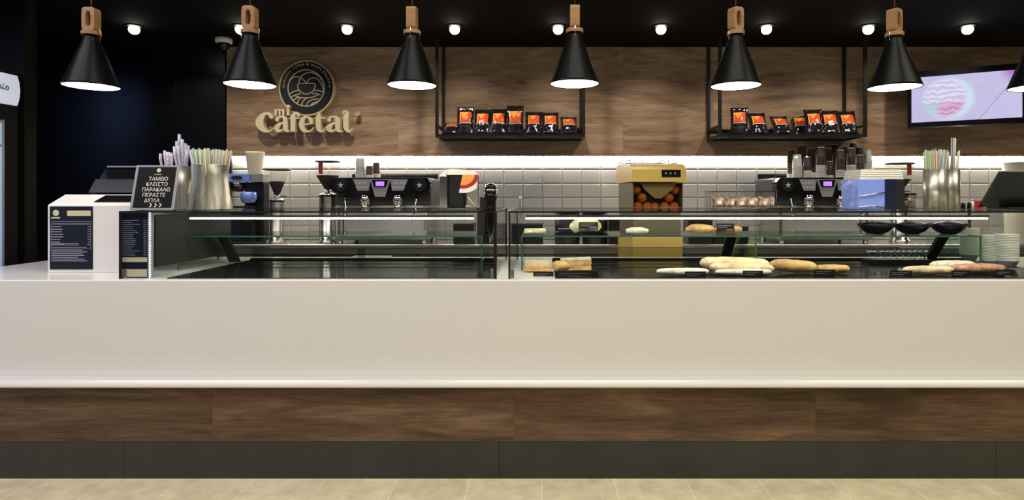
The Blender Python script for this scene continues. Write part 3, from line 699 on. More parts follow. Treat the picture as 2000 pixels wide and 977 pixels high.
for i in range(14):
    mb._f([g1[0][i], g2[0][i], g2[0][i+1], g1[0][i+1]]); mb._f([g1[-1][i], g1[-1][i+1], g2[-1][i+1], g2[-1][i]])
mb.build('foil_pouch', 'foil', bag)
mb = MB(); grid(mb, -.66, .70, .40, .80, 30, 30, 1, .0022, mi=lambda u, v: 1 if (u < .05+(v-.62)*2.2 and u > -.30-(v-.62)*1.6 and v > .58) or u < -.52 else 0)
o = mb.build('label', ['orange_label', 'yellow_label'], bag, recalc=False); o['label'] = 'orange and red printed label'
mb = MB(); grid(mb, -.72, .76, .365, .385, 12, 2, 1, .0022); mb.build('label_line', 'print_white', bag, recalc=False)
bz = 2.0745
def place_bag(o, px, ytop, Y, rz=0, roll=0, label='', group=''):
    hgt = (PZ(ytop, Y)-bz); hgt = min(hgt, BH*.995)
    tl_ = math.acos(max(.2, hgt/BH))
    o.rotation_euler = (-tl_, R(roll), R(rz)); o.location = (PX(px, Y), Y, bz+.012*math.sin(tl_)+.001)
    tag(o, label, 'coffee bag', group)
left = [(879, 237, 'short tilted coffee bag at the left post of the left shelf'), (908, 208, 'second coffee bag from the left on the left shelf, lit yellow'), (941, 212, 'third coffee bag from the left on the left shelf'), (973, 211, 'fourth coffee bag from the left on the left shelf, beside the tallest'), (1006, 206, 'tallest coffee bag on the left shelf, with a bright glare'), (1042, 216, 'coffee bag just right of the tallest on the left shelf'), (1075, 217, 'second coffee bag from the right on the left shelf'), (1112, 225, 'low tilted coffee bag at the right post of the left shelf')]
right = [(1444, 209, 'leftmost coffee bag on the right shelf'), (1484, 218, 'second coffee bag from the left on the right shelf'), (1530, 224, 'low wide coffee bag in the middle of the right shelf'), (1566, 222, 'coffee bag half hidden behind the others on the right shelf'), (1592, 212, 'third coffee bag from the right on the right shelf, with glare'), (1624, 214, 'second coffee bag from the right on the right shelf'), (1659, 215, 'rightmost coffee bag on the right shelf, by the post')]
fb = True
for grp, L in (('coffee bags on the left shelf', left), ('coffee bags on the right shelf', right)):
    for i, (px, yt, lab) in enumerate(L):
        o = bag if fb else dup(bag, (0, 0, 0), lab)
        fb = False
        rz = 0 if L is left else (-8 if px < 1560 else -14)
        
        if px == 1444: rz = -18
        place_bag(o, px, yt, 5.36 if px == 1566 else 5.21+.004*(i % 2), rz, 0, lab, grp)

# ---------------------------------------------------------------- television
tv = empty('television', (0, 0, 0), 'wall television showing a plate of food on a pale violet table', 'television')
pl, pr_ = Vector((3.31, 5.27)), Vector((4.00, 4.90)); mid = (pl+pr_)/2; wv = (pr_-pl).length; ang = math.atan2(pr_.y-pl.y, pr_.x-pl.x)
tv.location = (mid.x, mid.y, 2.395); tv.rotation_euler = (0, 0, ang)
hh = .200
mb = MB(); mb.box(-wv/2-.03, wv/2+.03, .002, .05, -hh-.055, hh+.055, .006)
mb.build('bezel', 'black_gloss', tv)
mb = MB(); mb.tube([(-wv/2-.02, -.004, -hh-.044), (0, -.008, -hh-.052), (wv/2+.02, -.004, -hh-.044)], .006, 8); mb.build('chin_strip', 'dark_steel', tv)
def tv_mat():
    t = NT('tv_picture'); tc = t.add('ShaderNodeTexCoord'); sp = t.add('ShaderNodeSeparateXYZ'); t.link(tc.outputs['Object'], sp.inputs[0])
    def ma(op, a, b=None, c=None):
        n_ = t.add('ShaderNodeMath', operation=op)
        for k, v in enumerate((a, b, c)):
            if v is None: continue
            if isinstance(v, (int, float)): n_.inputs[k].default_value = v
            else: t.link(v, n_.inputs[k])
        return n_.outputs[0]
    X, Z = sp.outputs['X'], sp.outputs['Z']
    def circ(cx, cz, r, soft, sx=1, sz=1):
        dx = ma('MULTIPLY', ma('SUBTRACT', X, cx), 1/sx); dz = ma('MULTIPLY', ma('SUBTRACT', Z, cz), 1/sz)
        d = ma('SQRT', ma('ADD', ma('MULTIPLY', dx, dx), ma('MULTIPLY', dz, dz)))
        n_ = t.add('ShaderNodeMapRange'); n_.inputs['From Min'].default_value = r+soft; n_.inputs['From Max'].default_value = r-soft; t.link(d, n_.inputs['Value']); return n_.outputs[0]
    def mixc(f, a, b):
        n_ = t.add('ShaderNodeMix', data_type='RGBA')
        if isinstance(f, (int, float)): n_.inputs['Factor'].default_value = f
        else: t.link(f, n_.inputs['Factor'])
        for k, v in ((6, a), (7, b)):
            if isinstance(v, tuple): n_.inputs[k].default_value = c4(v)
            else: t.link(v, n_.inputs[k])
        return n_.outputs[2]
    nz = t.add('ShaderNodeTexNoise'); nz.inputs['Scale'].default_value = 5; nz.inputs['Detail'].default_value = 3; t.link(tc.outputs['Object'], nz.inputs[0])
    bg = mixc(nz.outputs['Fac'], (.47, .44, .70), (.66, .62, .86))
    ln = ma('SUBTRACT', ma('SUBTRACT', Z, ma('MULTIPLY', X, 1.35)), -.33)
    lm = t.add('ShaderNodeMapRange'); lm.inputs['From Min'].default_value = .014; lm.inputs['From Max'].default_value = .004; t.link(ma('ABSOLUTE', ln), lm.inputs['Value'])
    bg = mixc(ma('MULTIPLY', lm.outputs[0], .5), bg, (.30, .24, .50))
    bg = mixc(circ(.43, .25, .16, .05), bg, (.42, .12, .48))
    w2 = t.add('ShaderNodeTexWave'); w2.bands_direction = 'Z'; w2.inputs['Scale'].default_value = 7; w2.inputs['Distortion'].default_value = 6; w2.inputs['Detail'].default_value = 2; w2.inputs['Detail Scale'].default_value = 2; t.link(tc.outputs['Object'], w2.inputs[0])
    plate = mixc(circ(-.115, -.005, .180, .02, 1.0, 1.0), bg, (.62, .74, .88))
    food = mixc(w2.outputs['Fac'], (.58, .52, .74), (.78, .74, .92))
    red = mixc(w2.outputs['Fac'], (.60, .26, .47), (.70, .47, .70))
    grn = mixc(w2.outputs['Fac'], (.38, .60, .62), (.54, .64, .76))
    low = t.add('ShaderNodeMapRange'); low.inputs['From Min'].default_value = .0; low.inputs['From Max'].default_value = -.04; t.link(ma('ADD', Z, ma('MULTIPLY', nz.outputs['Fac'], .03)), low.inputs['Value'])
    lf = t.add('ShaderNodeMapRange'); lf.inputs['From Min'].default_value = -.16; lf.inputs['From Max'].default_value = -.22; t.link(X, lf.inputs['Value'])
    fd = mixc(low.outputs[0], food, mixc(lf.outputs[0], red, grn))
    pic = mixc(circ(-.15, .0, .155, .02, 1.0, 1.05), plate, fd)
    em = t.add('ShaderNodeEmission'); em.inputs['Strength'].default_value = 1.0; t.link(pic, em.inputs['Color']); t.link(em.outputs[0], t.out.inputs['Surface'])
    t.n.remove(t.b); return t.m
MB().box(-wv/2, wv/2, -.001, .0015, -hh, hh).build('screen', tv_mat(), tv)
mb = MB(); mb.box(-.12, .12, .051, .075, -.1, .1); mb.tube([(0, .06, 0), (0.03, .30, 0)], .02, 8); mb.build('wall_bracket', 'black_satin', tv)

# ---------------------------------------------------------------- fridge at the far left
fr = empty('drinks_fridge', (-3.9, 3.6, FZ), 'black drinks fridge with lit white header at the left edge', 'fridge')
setp(MB().box(-4.3, -3.56, 3.05, 4.0, FZ, 2.42, .004).build('cabinet', 'black_matte'), fr)
mb = MB(); prf = [(3.06, 2.146), (3.97, 2.146), (3.985, 2.19), (3.992, 2.247), (3.985, 2.305), (3.97, 2.347), (3.06, 2.347)]
mb.prism(prf, lambda u, v, d: (d, u, v), -3.559, -3.535); o = setp(mb.build('lit_header', 'fridge_sign'), fr); o['label'] = 'glowing white header'
mb = MB(); text_into(mb, 'νυρέο', .05, lambda u, v: (-3.533, 3.835+u, 2.238+v), bold=.0012); setp(mb.build('header_lettering', 'black_paint'), fr)
setp(MB().box(-3.559, -3.552, 3.09, 3.875, .25, 2.02).build('glass_door', 'fridge_light'), fr)
mb = MB()
for y0, y1, z0, z1 in ((3.877, 3.889, .22, 2.04), (3.08, 3.876, 2.022, 2.034), (3.08, 3.876, 1.86, 1.875)): mb.box(-3.5595, -3.548, y0, y1, z0, z1)
setp(mb.build('door_frame', 'grey_plastic'), fr)

# ---------------------------------------------------------------- back counter
WZ = 1.126
wt = empty('back_worktop', (1.1, 5.3, 1.086), 'stainless steel worktop along the tiled back wall', 'worktop')
setp(MB().box(-2.9, 5.4, 5.0, 5.585, 1.086, WZ, .003).build('top_plate', 'steel'), wt)
setp(MB().box(-2.9, 5.4, 5.003, 5.02, 1.046, 1.0858).build('front_edge', 'brushed'), wt)
cab = None
cabw = .9
poss = ['under the milk mixer', 'under the left coffee machine', 'right of the left coffee machine', 'left of the orange juicer', 'behind the orange juicer', 'under the wire basket', 'under the right coffee machine', 'under the napkin box', 'at the far right']
for i in range(9):
    x = -2.86+i*.906
    if cab is None:
        cab = empty('base_cabinet', (x, 5.04, 0), 'stainless base cabinet '+poss[i], 'cabinet', 'stainless base cabinets under the back worktop')
        MB().box(0, cabw, .022, .53, FZ, 1.045).build('body', 'dark_steel', cab)
        for k in (0, 1):
            d = MB().box(.004+k*cabw/2, cabw/2-.004+k*cabw/2, 0, .02, .12, 1.038, .002).build('door', 'brushed', cab)
            MB().lathe([(0, 0), (.006, 0), (.006, .010), (.014, .014), (.014, .022), (0, .024)], n=16).build('knob', 'chrome', d)
            kn = bpy.data.objects[-1] if False else [c for c in kids(d)][0]
            kn.rotation_euler = (PI/2, 0, 0); kn.location = (cabw/2+(-.05 if k == 0 else .05), -.001, .985)
    else: dup(cab, (x, 5.04, 0), 'stainless base cabinet '+poss[i])

# ---------------------------------------------------------------- espresso machines
def espresso(loc, label):
    r = empty('espresso_machine', loc, label, 'coffee machine', 'two-group coffee machines on the back worktop')
    W = .415
    MB().box(-W, W, .06, .50, .33, .565, .012).build('body', 'dark_grey', r)
    MB().box(-W+.06, W-.06, .10, .46, .086, .329).build('back_splash', 'splash', r)
    mb = MB(); mb.box(-W+.02, W-.02, -.03, .50, .035, .085, .006)
    for x in (-.36, .36):
        for y in (.02, .45): mb.lathe([(0, 0), (.022, 0), (.022, .036), (0, .036)], x, y, 12)
    mb.build('drip_tray', 'steel', r)
    mb = MB()
    for s_ in (-1, 1): mb.prism([(.02, .06), (.02, .30), (.0, .33), (.47, .33), (.47, .06)], lambda u, v, d, s_=s_: (d, u, v), s_*(W-.055), s_*(W-.03))
    mb.build('side_panel', 'steel', r)
    # head front: slanted fascia with rounded black ends
    def fas(x, z): return (x, -.02+(z-.40)*-.15, z)
    def slab(poly, d0, d1):
        return lambda u, v, d: (u, -.03-.25*(v-.42)*-1+d, v)
    fn = lambda u, v, d: (u, -.03+.02*(v-.42)+d, v)
    mb = MB(); pts = [(-.30, .43), (.30, .43), (.40, .44), (.425, .47), (.425, .53), (.40, .565), (-.40, .565), (-.425, .53), (-.425, .47), (-.40, .44)]
    mb.prism(pts, fn, .0, .10); mb.build('fascia', 'black_gloss', r)
    for s_ in (-1, 1):
        mb = MB(); mb.prism([(s_*x, z) for x, z in ((.10, .458), (.195, .458), (.235, .556), (.085, .556))], fn, -.006, -.0005); o = mb.build('keypad', 'grey_plastic', r)
        mb = MB()
        for j in range(2):
            for k in range(4): mb.prism(disc_poly(s_*(.118+k*.026+.006*j), .485+.038*j, .005, 8), fn, -.010, -.0062)
        mb.build('button', 'print_white', o)
    mb = MB(); mb.prism([(-.042, .405), (.042, .405), (.088, .556), (-.088, .556)], fn, -.014, -.0065); mb.build('centre_plate', 'grey_plastic', r)
    mb = MB(); mb.prism([(-.05, .488), (.05, .488), (.068, .548), (-.068, .548)], fn, -.020, -.0142); o = mb.build('display', 'black_gloss', r)
    mb = MB(); mb.prism([(-.036, .498), (.036, .498), (.036, .536), (-.036, .536)], fn, -.0225, -.0203); mb.build('display_glow', 'display', o)
    for s_ in (-1, 1):
        mb = MB(); 
        for k in range(12):
            a = 2*PI*k/12; c = (s_*.335, .50)
        mb.prism(disc_poly(s_*.335, .505, .056, 28), fn, -.016, -.0005); mb.build('steam_knob', 'black_plastic', r)
        mb = MB()
        for k in range(5):
            a = R(20+72*k); mb.prism([(s_*.335+.006*math.cos(a+1.5), .505+.006*math.sin(a+1.5)), (s_*.335+.006*math.cos(a-1.5), .505+.006*math.sin(a-1.5)), (s_*.335+.026*math.cos(a), .505+.026*math.sin(a))], fn, -.019, -.0162)
        mb.build('knob_star', 'print_white', r)
        # group head with portafilter
        x = s_*.14+.0
        mb = MB(); mb.lathe([(0, 0), (.036, 0), (.036, .03), (.044, .034), (.044, .085), (0, .085)], x, .0, 24, z0=.335); mb.box(x-.03, x+.03, .0, .12, .36, .42); g = mb.build('group_head', 'chrome', r)
        mb = MB(); mb.lathe([(0, 0), (.018, .0), (.034, .012), (.036, .036), (0, .036)], x, 0, 20, z0=.298); mb.tube([(x, -.03, .318), (x+.01, -.09, .312)], .009, 8); mb.tube([(x-.012, 0, .30), (x-.014, -.01, .278)], .006, 8); mb.tube([(x+.012, 0, .30), (x+.014, -.01, .278)], .006, 8)
        pf = mb.build('portafilter', 'chrome', g)
        mb = MB(); mb.tube([(x+.01, -.088, .312), (x+.016, -.13, .306), (x+.02, -.185, .300)], [.010, .015, .012], 10); mb.build('portafilter_handle', 'black_plastic', g)
        mb = MB(); mb.tube([(s_*.30, -.0, .43), (s_*.305, -.03, .38), (s_*.285, -.04, .26), (s_*.27, -.05, .18)], .005, 8); mb.tube([(s_*.285, -.04, .26), (s_*.30, -.06, .24)], .009, 8); mb.build('steam_wand', 'chrome', r)
    mb = MB(); mb.box(-.40, .40, -.0, .46, .566, .572); mb.build('cup_tray', 'steel', r)
    mb = MB(); mb.box(-.405, .405, .47, .482, .566, .62, .003); mb.box(-.25, .40, .43, .468, .573, .61, .004); mb.build('rear_guard', 'black_plastic', r)
    return r
EM1 = espresso((PX(740, 4.98), 5.06, WZ+.0002), 'left coffee machine with violet display, two cup stacks on top')
EM2 = dup(EM1, (PX(1620, 4.98), 5.06, WZ+.0002), 'right coffee machine with violet display, crowded with cup stacks')
CT = WZ+.5725

# ---------------------------------------------------------------- cups
def cupmesh(name, rt, rb, h, m):     # upside-down cup: open rim rb at the foot, base rt on top
    return MB().lathe([(rb-.002, .002), (rb, 0), (rb+.0018, .003), (rb, .006), (rt+.001, h-.004), (rt, h), (0, h-.001)], n=26).build(name, m)
pale = cupmesh('paper_cup', .026, .035, .075, 'cup_white'); brown = cupmesh('paper_cup', .026, .034, .078, 'cup_brown'); clearc = cupmesh('plastic_cup', .030, .038, .105, 'frosted')
protos = {'p': [pale, False, .0125], 'b': [brown, False, .0135], 'c': [clearc, False, .012]}
rimo = [None]
def stack(px, Y, spec, z0, where, scale=1.0, grp='cups on the right coffee machine'):
    # spec: list of (kind, count) from the bottom
    z = z0; X = PX(px, Y)
    tot = sum(n_ for _, n_ in spec); done = 0
    for kd, n_ in spec:
        pr_ = protos[kd]
        for i in range(n_):
            o = pr_[0] if not pr_[1] else pr_[0].copy()
            if pr_[1]: COL.objects.link(o)
            pr_[1] = True
            o.location = (X, Y, z); o.scale = (scale, scale, scale); z += pr_[2]*scale; done += 1
            col = {'p': 'pale paper', 'b': 'dark brown paper', 'c': 'clear plastic'}[kd]
            pos = 'topmost' if done == tot else 'nested'
            tag(o, '%s %s cup in the stack %s' % (pos, col, where), 'cup', 'cups in the stack '+where)
            if done == tot and kd == 'b':
                if rimo[0] is None: rimo[0] = MB().lathe([(.0, .0782), (.026, .0782), (.0278, .0792), (.0272, .0835), (.024, .0835), (0, .081)], n=24).build('base_rim', 'cup_white'); q_ = rimo[0]
                else: q_ = rimo[0].copy(); COL.objects.link(q_)
                q_.parent = o; q_['label'] = 'pale rim on the upturned base'
random.seed(5)
ST = [(1557, 5.10, [('c', 3), ('c', 5)], 'of clear cups at the left front', 1.05), (1577, 5.09, [('p', 5), ('b', 4)], 'right of the clear cups', .95), (1603, 5.09, [('p', 8), ('b', 6)], 'above the left of the display', 1.05), (1621, 5.10, [('p', 2), ('b', 6)], 'low and narrow above the display', .8), (1641, 5.08, [('p', 5), ('b', 7)], 'wide and dark above the display', 1.05), (1662, 5.12, [('p', 9), ('b', 6)], 'tall and half dark', .98), (1680, 5.12, [('p', 3), ('b', 8)], 'right of the tall half dark one', .92),
      (1545, 5.24, [('p', 3), ('b', 11)], 'rear left corner', 1.0), (1566, 5.30, [('b', 16)], 'rear, behind the clear cups', 1.05), (1585, 5.26, [('p', 4), ('b', 11)], 'rear, second row left', 1.0), (1600, 5.34, [('b', 17)], 'rear, tallest by the wall', 1.0), (1618, 5.28, [('p', 3), ('b', 12)], 'rear middle', 1.0), (1630, 5.38, [('b', 18)], 'rear row middle by the wall', 1.0), (1650, 5.30, [('p', 2), ('b', 14)], 'rear right of middle', 1.0), (1666, 5.38, [('b', 19)], 'rear right, tallest', 1.0), (1678, 5.28, [('p', 3), ('b', 13)], 'rear right second row', .98), (1694, 5.24, [('c', 13)], 'of clear cups at the right', 1.0)]
for px, Y, sp_, wh, sc2 in ST: stack(px, Y, sp_, CT, wh, sc2)
stack(703.5, 5.12, [('c', 8)], CT, 'of clear cups on the left machine', 1.05)
stack(722, 5.12, [('p', 2), ('b', 1)], CT, 'of two sizes on the left machine', .95)
stack(735, 5.20, [('p', 3), ('b', 2)], CT, 'with dark top on the left machine', 1.0)
stack(714, 5.24, [('p', 3)], CT, 'low and pale on the left machine', .95)

# ---------------------------------------------------------------- grinders, mixer
def lz(y, Y=5.12): return PZ(y, Y)-WZ
def grinder(px, Y, label, rh, ytop, yneck, ybeans, redtag=None, bodyw=.06, bodym='brushed', cyl=False):
    r = empty('coffee_grinder', (PX(px, Y), Y, WZ+.0002), label, 'coffee grinder')
    L = lambda y: PZ(y, Y)-WZ
    zt_, zn, zb_ = L(ytop), L(yneck), L(ybeans)
    zc = zn+(zt_-zn)*(.5 if cyl else .98)
    MB().lathe([(.022, zn), (rh, zc), (rh, zt_-.004)], n=32).build('hopper', 'hopper_clear', r)
    t_ = (zb_-zn)/(zc-zn); t_ = min(t_, 1)
    MB().lathe([(0, zn+.001), (.0205, zn+.001), (.0205+(rh-.022)*t_-.001, zb_), (0, zb_+.004)], n=28).build('beans', 'beans', r)
    MB().lathe([(0, zt_+.001), (rh+.008, zt_+.001), (rh+.009, zt_-.008), (rh+.002, zt_-.010), (rh-.004, zt_+.0005)], n=36).build('hopper_lid', 'dark_grey', r)
    MB().lathe([(0, zn-.03), (.022, zn-.03), (.022, zn), (0, zn)], n=24).build('collar', 'chrome', r)
    mb = MB(); mb.lathe([(0, 0), (bodyw+.012, 0), (bodyw+.012, .02), (bodyw, .03), (bodyw, zn-.06), (bodyw*1.02, zn-.045), (bodyw*.8, zn-.031), (0, zn-.031)], n=32); mb.build('body', bodym, r)
    mb = MB(); mb.lathe([(bodyw*1.02, zn-.060), (bodyw*1.06, zn-.058), (bodyw*1.06, zn-.046), (bodyw*1.02, zn-.044)], n=32); mb.build('body_ring', 'black_plastic', r)
    mb = MB(); mb.tube([(.02, -.0, zn-.012), (.075, -.01, zn-.010)], .004, 6); mb.box(.06, .082, -.02, 0, zn-.014, zn-.006); mb.build('dose_lever', 'black_plastic', r)
    mb = MB(); mb.box(-.05, -.03, -bodyw-.05, -bodyw*.7, .06, .075); mb.box(.03, .05, -bodyw-.05, -bodyw*.7, .06, .075); mb.build('fork', 'black_plastic', r)
    if redtag:
        MB().box(redtag-.018, redtag+.018, -rh*.5, -rh*.5+.01, zc+.012 if cyl else zb_+.02, zt_-.006).build('red_sticker', 'red', r)
    return r
grinder(541, 5.12, 'coffee grinder with cone hopper half full of beans', .107, 331, 381, 355, None, .058, 'brushed')
grinder(640, 5.20, 'coffee grinder with straight clear hopper left of the left machine', .098, 315, 371, 343, -.045, .072, 'steel', cyl=True)
grinder(1757, 5.25, 'coffee grinder showing its clear hopper behind the napkin box', .108, 319, 372, 350, .055, .072, 'steel', cyl=True)
mx = empty('milk_mixer', (PX(473, 5.12), 5.12, WZ+.0002), 'blue-lit silver drink mixer left of the cone hopper grinder', 'drink mixer')
sx = F/5.12
def q(px): return (px-473)/sx
MB().box(q(442), q(489), -.02, .12, lz(355), lz(340), .004).build('head', 'steel_blue_reflection', mx)
mb = MB(); mb.prism([(q(465)+.055*math.cos(a*PI/12)*.9, (lz(347.5))+.018*math.sin(a*PI/12)) for a in range(24)], lambda u, v, d: (u, d, v), -.026, -.0205); mb.build('oval_badge', 'black_gloss', mx)
MB().box(q(474), q(512), .03, .14, 0.02, lz(356), .006).build('column', 'black_plastic', mx)
MB().lathe([(0, lz(375)), (.045, lz(374)), (.056, lz(366)), (.056, lz(357)), (0, lz(356))], q(462), .03, 24).build('spindle_cover', 'dark_steel', mx)
mb = MB(); mb.lathe([(0, lz(398)), (.05, lz(396)), (.066, lz(388)), (.066, lz(378)), (.058, lz(375)), (0, lz(375))], q(488), -.02, 28); mb.build('mixing_bowl', 'steel_blue_reflection', mx)
MB().box(-.12, .14, -.08, .16, 0, .02, .004).build('base', 'black_plastic', mx)
mb = MB(); mb.box(q(455), q(500), -.06, .02, .021, lz(402), .006); mb.build('front_block', 'black_plastic', mx)
jr = MB().lathe([(0, 0), (.052, 0), (.074, PZ(298, 5.16)-PZ(342, 5.16)), (.078, PZ(298, 5.16)-PZ(342, 5.16)), (.078, .178), (.054, 0)], n=32).build('blender_jar', 'cream'); jr.location = (PX(496, 5.16), 5.18, PZ(339.9, 5.12)); tag(jr, 'pale blender jar standing on top of the drink mixer', 'jar')
MB().box(q(489.2), q(513), .0, .13, lz(356)+.0005, lz(340), .003).build('jar_rest', 'grey_plastic', mx)
# black round-topped grinder right of the dispenser
bg = empty('bean_canister', (PX(958, 5.05), 5.08, WZ+.0002), 'black round-topped canister with silver ring beside the napkin dispenser', 'canister')
Lq = lambda y: PZ(y, 5.05)-WZ
MB().lathe([(0, 0), (.05, 0), (.045, Lq(395)), (.052, Lq(388)), (.063, Lq(373)), (0, Lq(373))], n=28).build('body', 'black_gloss', bg)
MB().lathe([(.064, Lq(373)-.002), (.066, Lq(371)), (.064, Lq(370))], n=28).build('silver_ring', 'chrome', bg)
MB().lathe([(0, Lq(358)), (.02, Lq(358)-.002), (.045, Lq(361.5)), (.058, Lq(367)), (.060, Lq(370)), (0, Lq(370))], n=28).build('dome_lid', 'black_gloss', bg)
o = MB().box(-.04, .04, -.03, .03, 0, PZ(385, 5.1)-WZ, .004).build('coffee_tin', 'cup_brown'); o.location = (PX(940, 5.1), 5.16, WZ+.0002); tag(o, 'brown tin behind the round-topped black canister', 'tin')
# small bottle
bt = empty('small_bottle', (PX(1016, 5.05), 5.1, WZ+.0002), 'small clear bottle with red liquid in the gap between the cases', 'bottle')
MB().lathe([(0, 0), (.022, 0), (.022, .12), (.010, .15), (.010, PZ(388, 5.05)-WZ), (0, PZ(388, 5.05)-WZ)], n=18).build('body', 'clear', bt)
MB().lathe([(0, .003), (.019, .003), (.019, .08), (0, .08)], n=18).build('contents', 'red', bt)
MB().lathe([(.0, PZ(388, 5.05)-WZ), (.012, PZ(388, 5.05)-WZ), (.012, PZ(384, 5.05)-WZ), (0, PZ(384, 5.05)-WZ)], n=14).build('cap', 'print_white', bt)
# two shallow pans behind the right case
pan = MB().lathe([(0, 0), (.10, 0), (.12, .03), (.125, .03), (.103, -.0), (0, .002)], n=32).build('shallow_pan', 'black_satin')
pan.location = (PX(1108, 5.2), 5.2, PZ(412, 5.0)-.02); pan.location.z = WZ+.26
st0 = MB().lathe([(0, 0), (.11, 0), (.11, .26), (.0, .26)], n=28).build('warming_pot', 'black_satin'); st0.location = (PX(1108, 5.2), 5.2, WZ+.0002); tag(st0, 'left black pot behind the right case', 'pot', 'black pots on the worktop')
pan.location.z = WZ+.2605; tag(pan, 'black lid plate on the left black pot', 'lid', 'lids on the black pots')
st1 = dup(st0, (PX(1162, 5.2), 5.2, WZ+.0002), 'right black pot, next to the orange juicer'); dup(pan, (PX(1162, 5.2), 5.2, WZ+.2605), 'black lid plate on the black pot next to the juicer')

cq = None
for i, (pa, pb_, pt, lab) in enumerate([(1000, 1060, 436, 'black container seen between and behind the two cases'), (1191, 1213, 425, 'black container against the left side of the juicer'), (1345, 1392, 428, 'black container right of the juicer, under the golden buns'), (1396, 1462, 442, 'low black container behind the wire basket'), (885, 925, 436, 'black container behind the napkin dispenser')]):
    Yq = 5.08; wq_ = (pb_-pa)*Yq/F; hq = PZ(pt, Yq)-WZ
    r_ = empty('storage_container', (PX((pa+pb_)/2, Yq), Yq, WZ+.0003), lab, 'container', 'black containers on the back worktop')
    MB().box(-wq_/2, wq_/2, 0, .20, 0, hq-.012, .006).build('tub', 'black_plastic', r_)
    MB().box(-wq_/2-.004, wq_/2+.004, -.004, .204, hq-.0115, hq, .003).build('lid', 'dark_grey', r_)
# ---------------------------------------------------------------- orange juicer
ju = empty('juice_machine', (PX(1285, 4.45), 4.45, 0), 'yellow orange juicer with smoked window and wire basket on top', 'juice machine', rz=R(5.5))
jw = .196
MB().box(-jw-.0, jw, .0, .50, FZ, PZ(462, 4.45), .01).build('lower_cabinet', 'juicer_yellow', ju)
MB().box(-jw+.01, jw-.01, .02, .48, PZ(462, 4.45)+.001, PZ(414, 4.45), .006).build('squeezing_unit', 'olive_dark', ju)
z0, z1 = PZ(413.5, 4.45), PZ(357, 4.45)
mb = MB(); mb.box(-jw, jw, .24, .46, z0, z1); mb.build('rear_housing', 'olive_dark', ju)
for xa, xb in ((-jw-.004, -jw+.008), (jw-.008, jw)): MB().box(xa, xb, .0, .238, z0, z1).build('side_frame', 'olive_dark', ju)
MB().box(-jw+.009, jw-.009, .002, .008, z0, z1).build('window', 'smoke', ju)
mb = MB(); A_ = [(-.13, z1-.002), (.15, z1-.002), (.12, z1-.05), (.03, z0+.10), (-.02, z0+.10), (-.10, z1-.05)]
mb.prism(A_, lambda u, v, d: (u, d, v), .012, .020); mb.build('feed_chute', 'chute_clear', ju)
zt0, zt1 = PZ(355.5, 4.45), PZ(320, 4.45)
mb = MB(); prr = [(-.03, zt0), (.50, zt0), (.50, zt1), (.05, zt1), (.0, zt1-.022), (-.03, zt1-.045)]
mb.prism(prr, lambda u, v, d: (d, u, v), -jw-.012, jw+.014); mb.build('head_cover', 'juicer_yellow', ju)
MB().box(.02, .165, -.036, -.0305, PZ(346, 4.45), PZ(332, 4.45), .001).build('control_panel', 'black_gloss', ju)
mb = MB()
for k in range(3): mb.prism(disc_poly(.05+k*.035, PZ(339, 4.45), .008, 12), lambda u, v, d: (u, d, v), -.040, -.0365)
mb.build('button', 'grey_plastic', ju)
mb = MB(); zb0, zb1 = zt1+.004, PZ(306, 4.45)
c_ = [(-jw, .06), (jw-.03, .06), (jw-.03, .46), (-jw, .46)]
for zz in (zb0+.004, (zb0+zb1)/2, zb1):
    for k in range(4): mb.tube([(*c_[k], zz), (*c_[(k+1) % 4], zz)], .0022, 6)
for x, y in c_+[(-.10, .06), (.03, .06), (.10, .06), (-jw, .2), (-jw, .33)]: mb.tube([(x, y, zb0-.003), (x, y, zb1)], .0022, 6)
mb.build('fruit_basket', 'dark_steel', ju)
og = MB().lathe([(0, -.036), (.020, -.030), (.033, -.013), (.036, 0), (.033, .015), (.020, .030), (.004, .0345), (0, .033)], n=24).build('orange', 'orange')
mw = Matrix.LocRotScale(ju.location, ju.rotation_euler, None)
fo = True
for i, (x, z) in enumerate([(-.14, .038), (-.065, .037), (.07, .037), (.145, .038), (-.105, .105), (.105, .104), (.0, .037), (-.15, .165), (.155, .165)]):
    p = mw @ Vector((x, .06+.035*(i % 2 if False else 0)+(.03 if i in (6,) else 0), z0+z+.0))
    o = og if fo else og.copy()
    if not fo: COL.objects.link(o)
    fo = False; o.location = p; tag(o, 'orange lying behind the smoked window of the juicer', 'orange', 'oranges in the juicer')

# ---------------------------------------------------------------- napkin dispensers
nd = empty('napkin_dispenser', (PX(895, 3.62), 3.62, TOP+.0002), 'acrylic napkin dispenser with striped red and yellow packet, on the left case', 'napkin dispenser')
s2 = F/3.60
def nq(px): return (px-895)/s2
def nz_(y): return PZ(y, 3.60)-TOP
MB().box(nq(856), nq(935), .0, .22, 0, .006).build('base_plate', 'shelf_glass', nd)
MB().box(nq(873), nq(905), .03, .20, .0065, nz_(342), .012).build('inner_block', 'black_satin', nd)
mb = MB(); mb.box(nq(871.5), nq(873.5), .0, .010, .0065, nz_(340)); mb.box(nq(933.5), nq(935), .0, .010, .0065, nz_(344)); mb.build('corner_posts', 'steel', nd)
MB().box(nq(857), nq(872), .02, .20, .0065, nz_(343), .004).build('side_box', 'steel', nd)
mb = MB(); prn = [(nq(856), nz_(345)), (nq(860), nz_(339)), (nq(870), nz_(331)), (nq(880), nz_(329)), (nq(926), nz_(333)), (nq(930), nz_(337)), (nq(931), nz_(341)), (nq(875), nz_(341)), (nq(866), nz_(344))]
mb.prism(prn, lambda u, v, d: (u, d, v), .02, .2); mb.build('top_cover', 'napkin', nd)
fanc = [(nq(898), nz_(342))]
